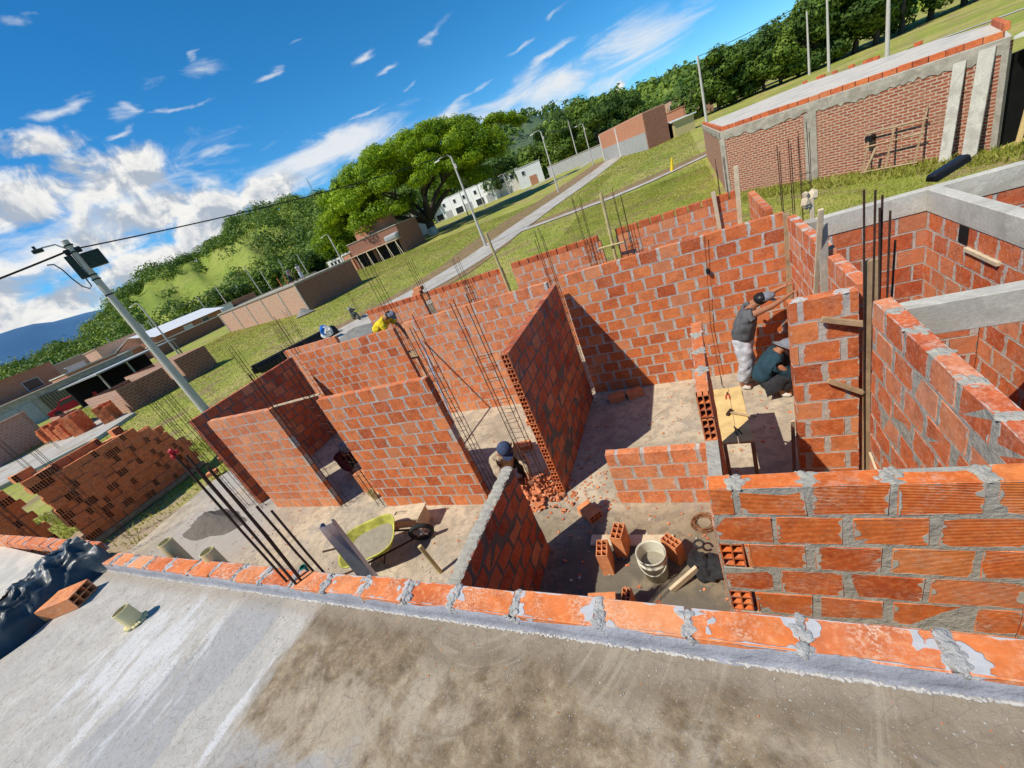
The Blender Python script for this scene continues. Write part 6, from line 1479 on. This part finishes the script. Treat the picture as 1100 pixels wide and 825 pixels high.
person('worker in tan shirt and dull blue cap bending beyond the dark foreground wall', (-3.25, 4.30, 0),
       dict(pelvis=(-3.30, 4.45, .42), waist=(-3.24, 4.38, .55), chest=(-3.10, 4.25, .76), neck=(-3.0, 4.18, .88), head=(-2.93, 4.12, .98), shL=(-2.96, 4.38, .80), elL=(-2.82, 4.32, .58), wrL=(-2.75, 4.15, .42), shR=(-3.2, 4.12, .78), elR=(-3.1, 4.0, .55), wrR=(-2.95, 3.95, .40),
            hipL=(-3.22, 4.52, .40), knL=(-2.95, 4.45, .48), anL=(-3.12, 4.56, .09), toL=(-2.98, 4.50, .04), hipR=(-3.38, 4.38, .40), knR=(-3.2, 4.15, .46), anR=(-3.38, 4.30, .09), toR=(-3.26, 4.20, .04), face=(.5, -.6, -.6)), 'tan_shirt', 'dark_trousers', 'navy', 'dark_trousers', 1.0)
person('worker in a maroon shirt crouching in the dark gap between the two sunlit panels', (-7.37, 5.0, 0),
       dict(pelvis=(-7.57, 5.10, .26), waist=(-7.52, 5.06, .42), chest=(-7.38, 4.98, .62), neck=(-7.27, 4.92, .74), head=(-7.18, 4.87, .82), shL=(-7.24, 5.10, .64), elL=(-7.10, 5.05, .42), wrL=(-7.02, 4.92, .26), shR=(-7.44, 4.78, .62), elR=(-7.28, 4.70, .42), wrR=(-7.12, 4.70, .28),
            hipL=(-7.50, 5.18, .24), knL=(-7.18, 5.16, .44), anL=(-7.37, 5.20, .08), toL=(-7.22, 5.17, .04), hipR=(-7.62, 5.0, .24), knR=(-7.34, 4.86, .44), anR=(-7.54, 4.93, .08), toR=(-7.40, 4.86, .04), face=(.8, -.3, -.5)), 'maroon', 'dark_trousers', 'cap_grey', 'offwhite', 1.0)
t_ = thing('trestle', 'plank trestle behind the back wall carrying the man in yellow', 'scaffold', (-7.4, 7.9, 0))
b = MB(); b.box(-.9, .9, -.3, .3, 1.36, 1.40, 0, .003); part(t_, 'deck', b, 'timber')
for sx in (-.8, .8):
    for sy in (-.25, .25): b = MB(); b.box(sx - .03, sx + .03, sy - .03, sy + .03, 0, 1.358); part(t_, 'leg', b, 'timber')
person('man in a yellow shirt and grey cap bending down behind the back wall', (-7.5, 7.9, 1.4),
       dict(pelvis=(-7.62, 7.85, 2.18), waist=(-7.50, 7.84, 2.30), chest=(-7.26, 7.82, 2.44), neck=(-7.08, 7.80, 2.52), head=(-6.92, 7.79, 2.56), shL=(-7.14, 8.0, 2.42), elL=(-7.0, 8.02, 2.15), wrL=(-6.9, 7.95, 1.95), shR=(-7.16, 7.62, 2.42), elR=(-7.02, 7.58, 2.15), wrR=(-6.9, 7.6, 1.95),
            hipL=(-7.62, 7.95, 2.14), knL=(-7.55, 7.97, 1.78), anL=(-7.6, 7.98, 1.49), toL=(-7.46, 7.98, 1.44), hipR=(-7.62, 7.76, 2.14), knR=(-7.52, 7.74, 1.78), anR=(-7.58, 7.74, 1.49), toR=(-7.44, 7.74, 1.44), face=(.7, 0, -.7)), 'yellow_shirt', 'dark_trousers', 'cap_grey', 'dark_trousers', .6)
zr = G(-59.5, 36) - .15 + 2.82
def stander(label, x, y, top, tr, hat, lean=.1):
    person(label, (x, y, zr), dict(pelvis=(x, y, zr + .9), waist=(x + lean * .3, y, zr + 1.05), chest=(x + lean, y, zr + 1.28), neck=(x + lean * 1.3, y, zr + 1.46), head=(x + lean * 1.5, y, zr + 1.6), shL=(x + lean + .06, y + .18, zr + 1.4), elL=(x + lean + .15, y + .22, zr + 1.12), wrL=(x + lean + .3, y + .18, zr + .95), shR=(x + lean - .06, y - .18, zr + 1.4), elR=(x + lean + .05, y - .24, zr + 1.12), wrR=(x + lean + .22, y - .2, zr + .95),
        hipL=(x, y + .1, zr + .86), knL=(x + .03, y + .12, zr + .48), anL=(x, y + .13, zr + .09), toL=(x + .13, y + .13, zr + .04), hipR=(x, y - .1, zr + .86), knR=(x + .02, y - .12, zr + .48), anR=(x - .02, y - .13, zr + .09), toR=(x + .11, y - .13, zr + .04), face=(.8, -.6, 0)), top, tr, hat)
stander('distant figure in pale shirt standing on the roof of the long low building', -40.2, 35.2, 'offwhite', 'dirty_jeans', 'cap_grey')
stander('distant figure in dark shirt stooping on the roof of the long low building', -42.6, 35.6, 'cap_grey', 'dark_trousers', 'dark_trousers', .35)
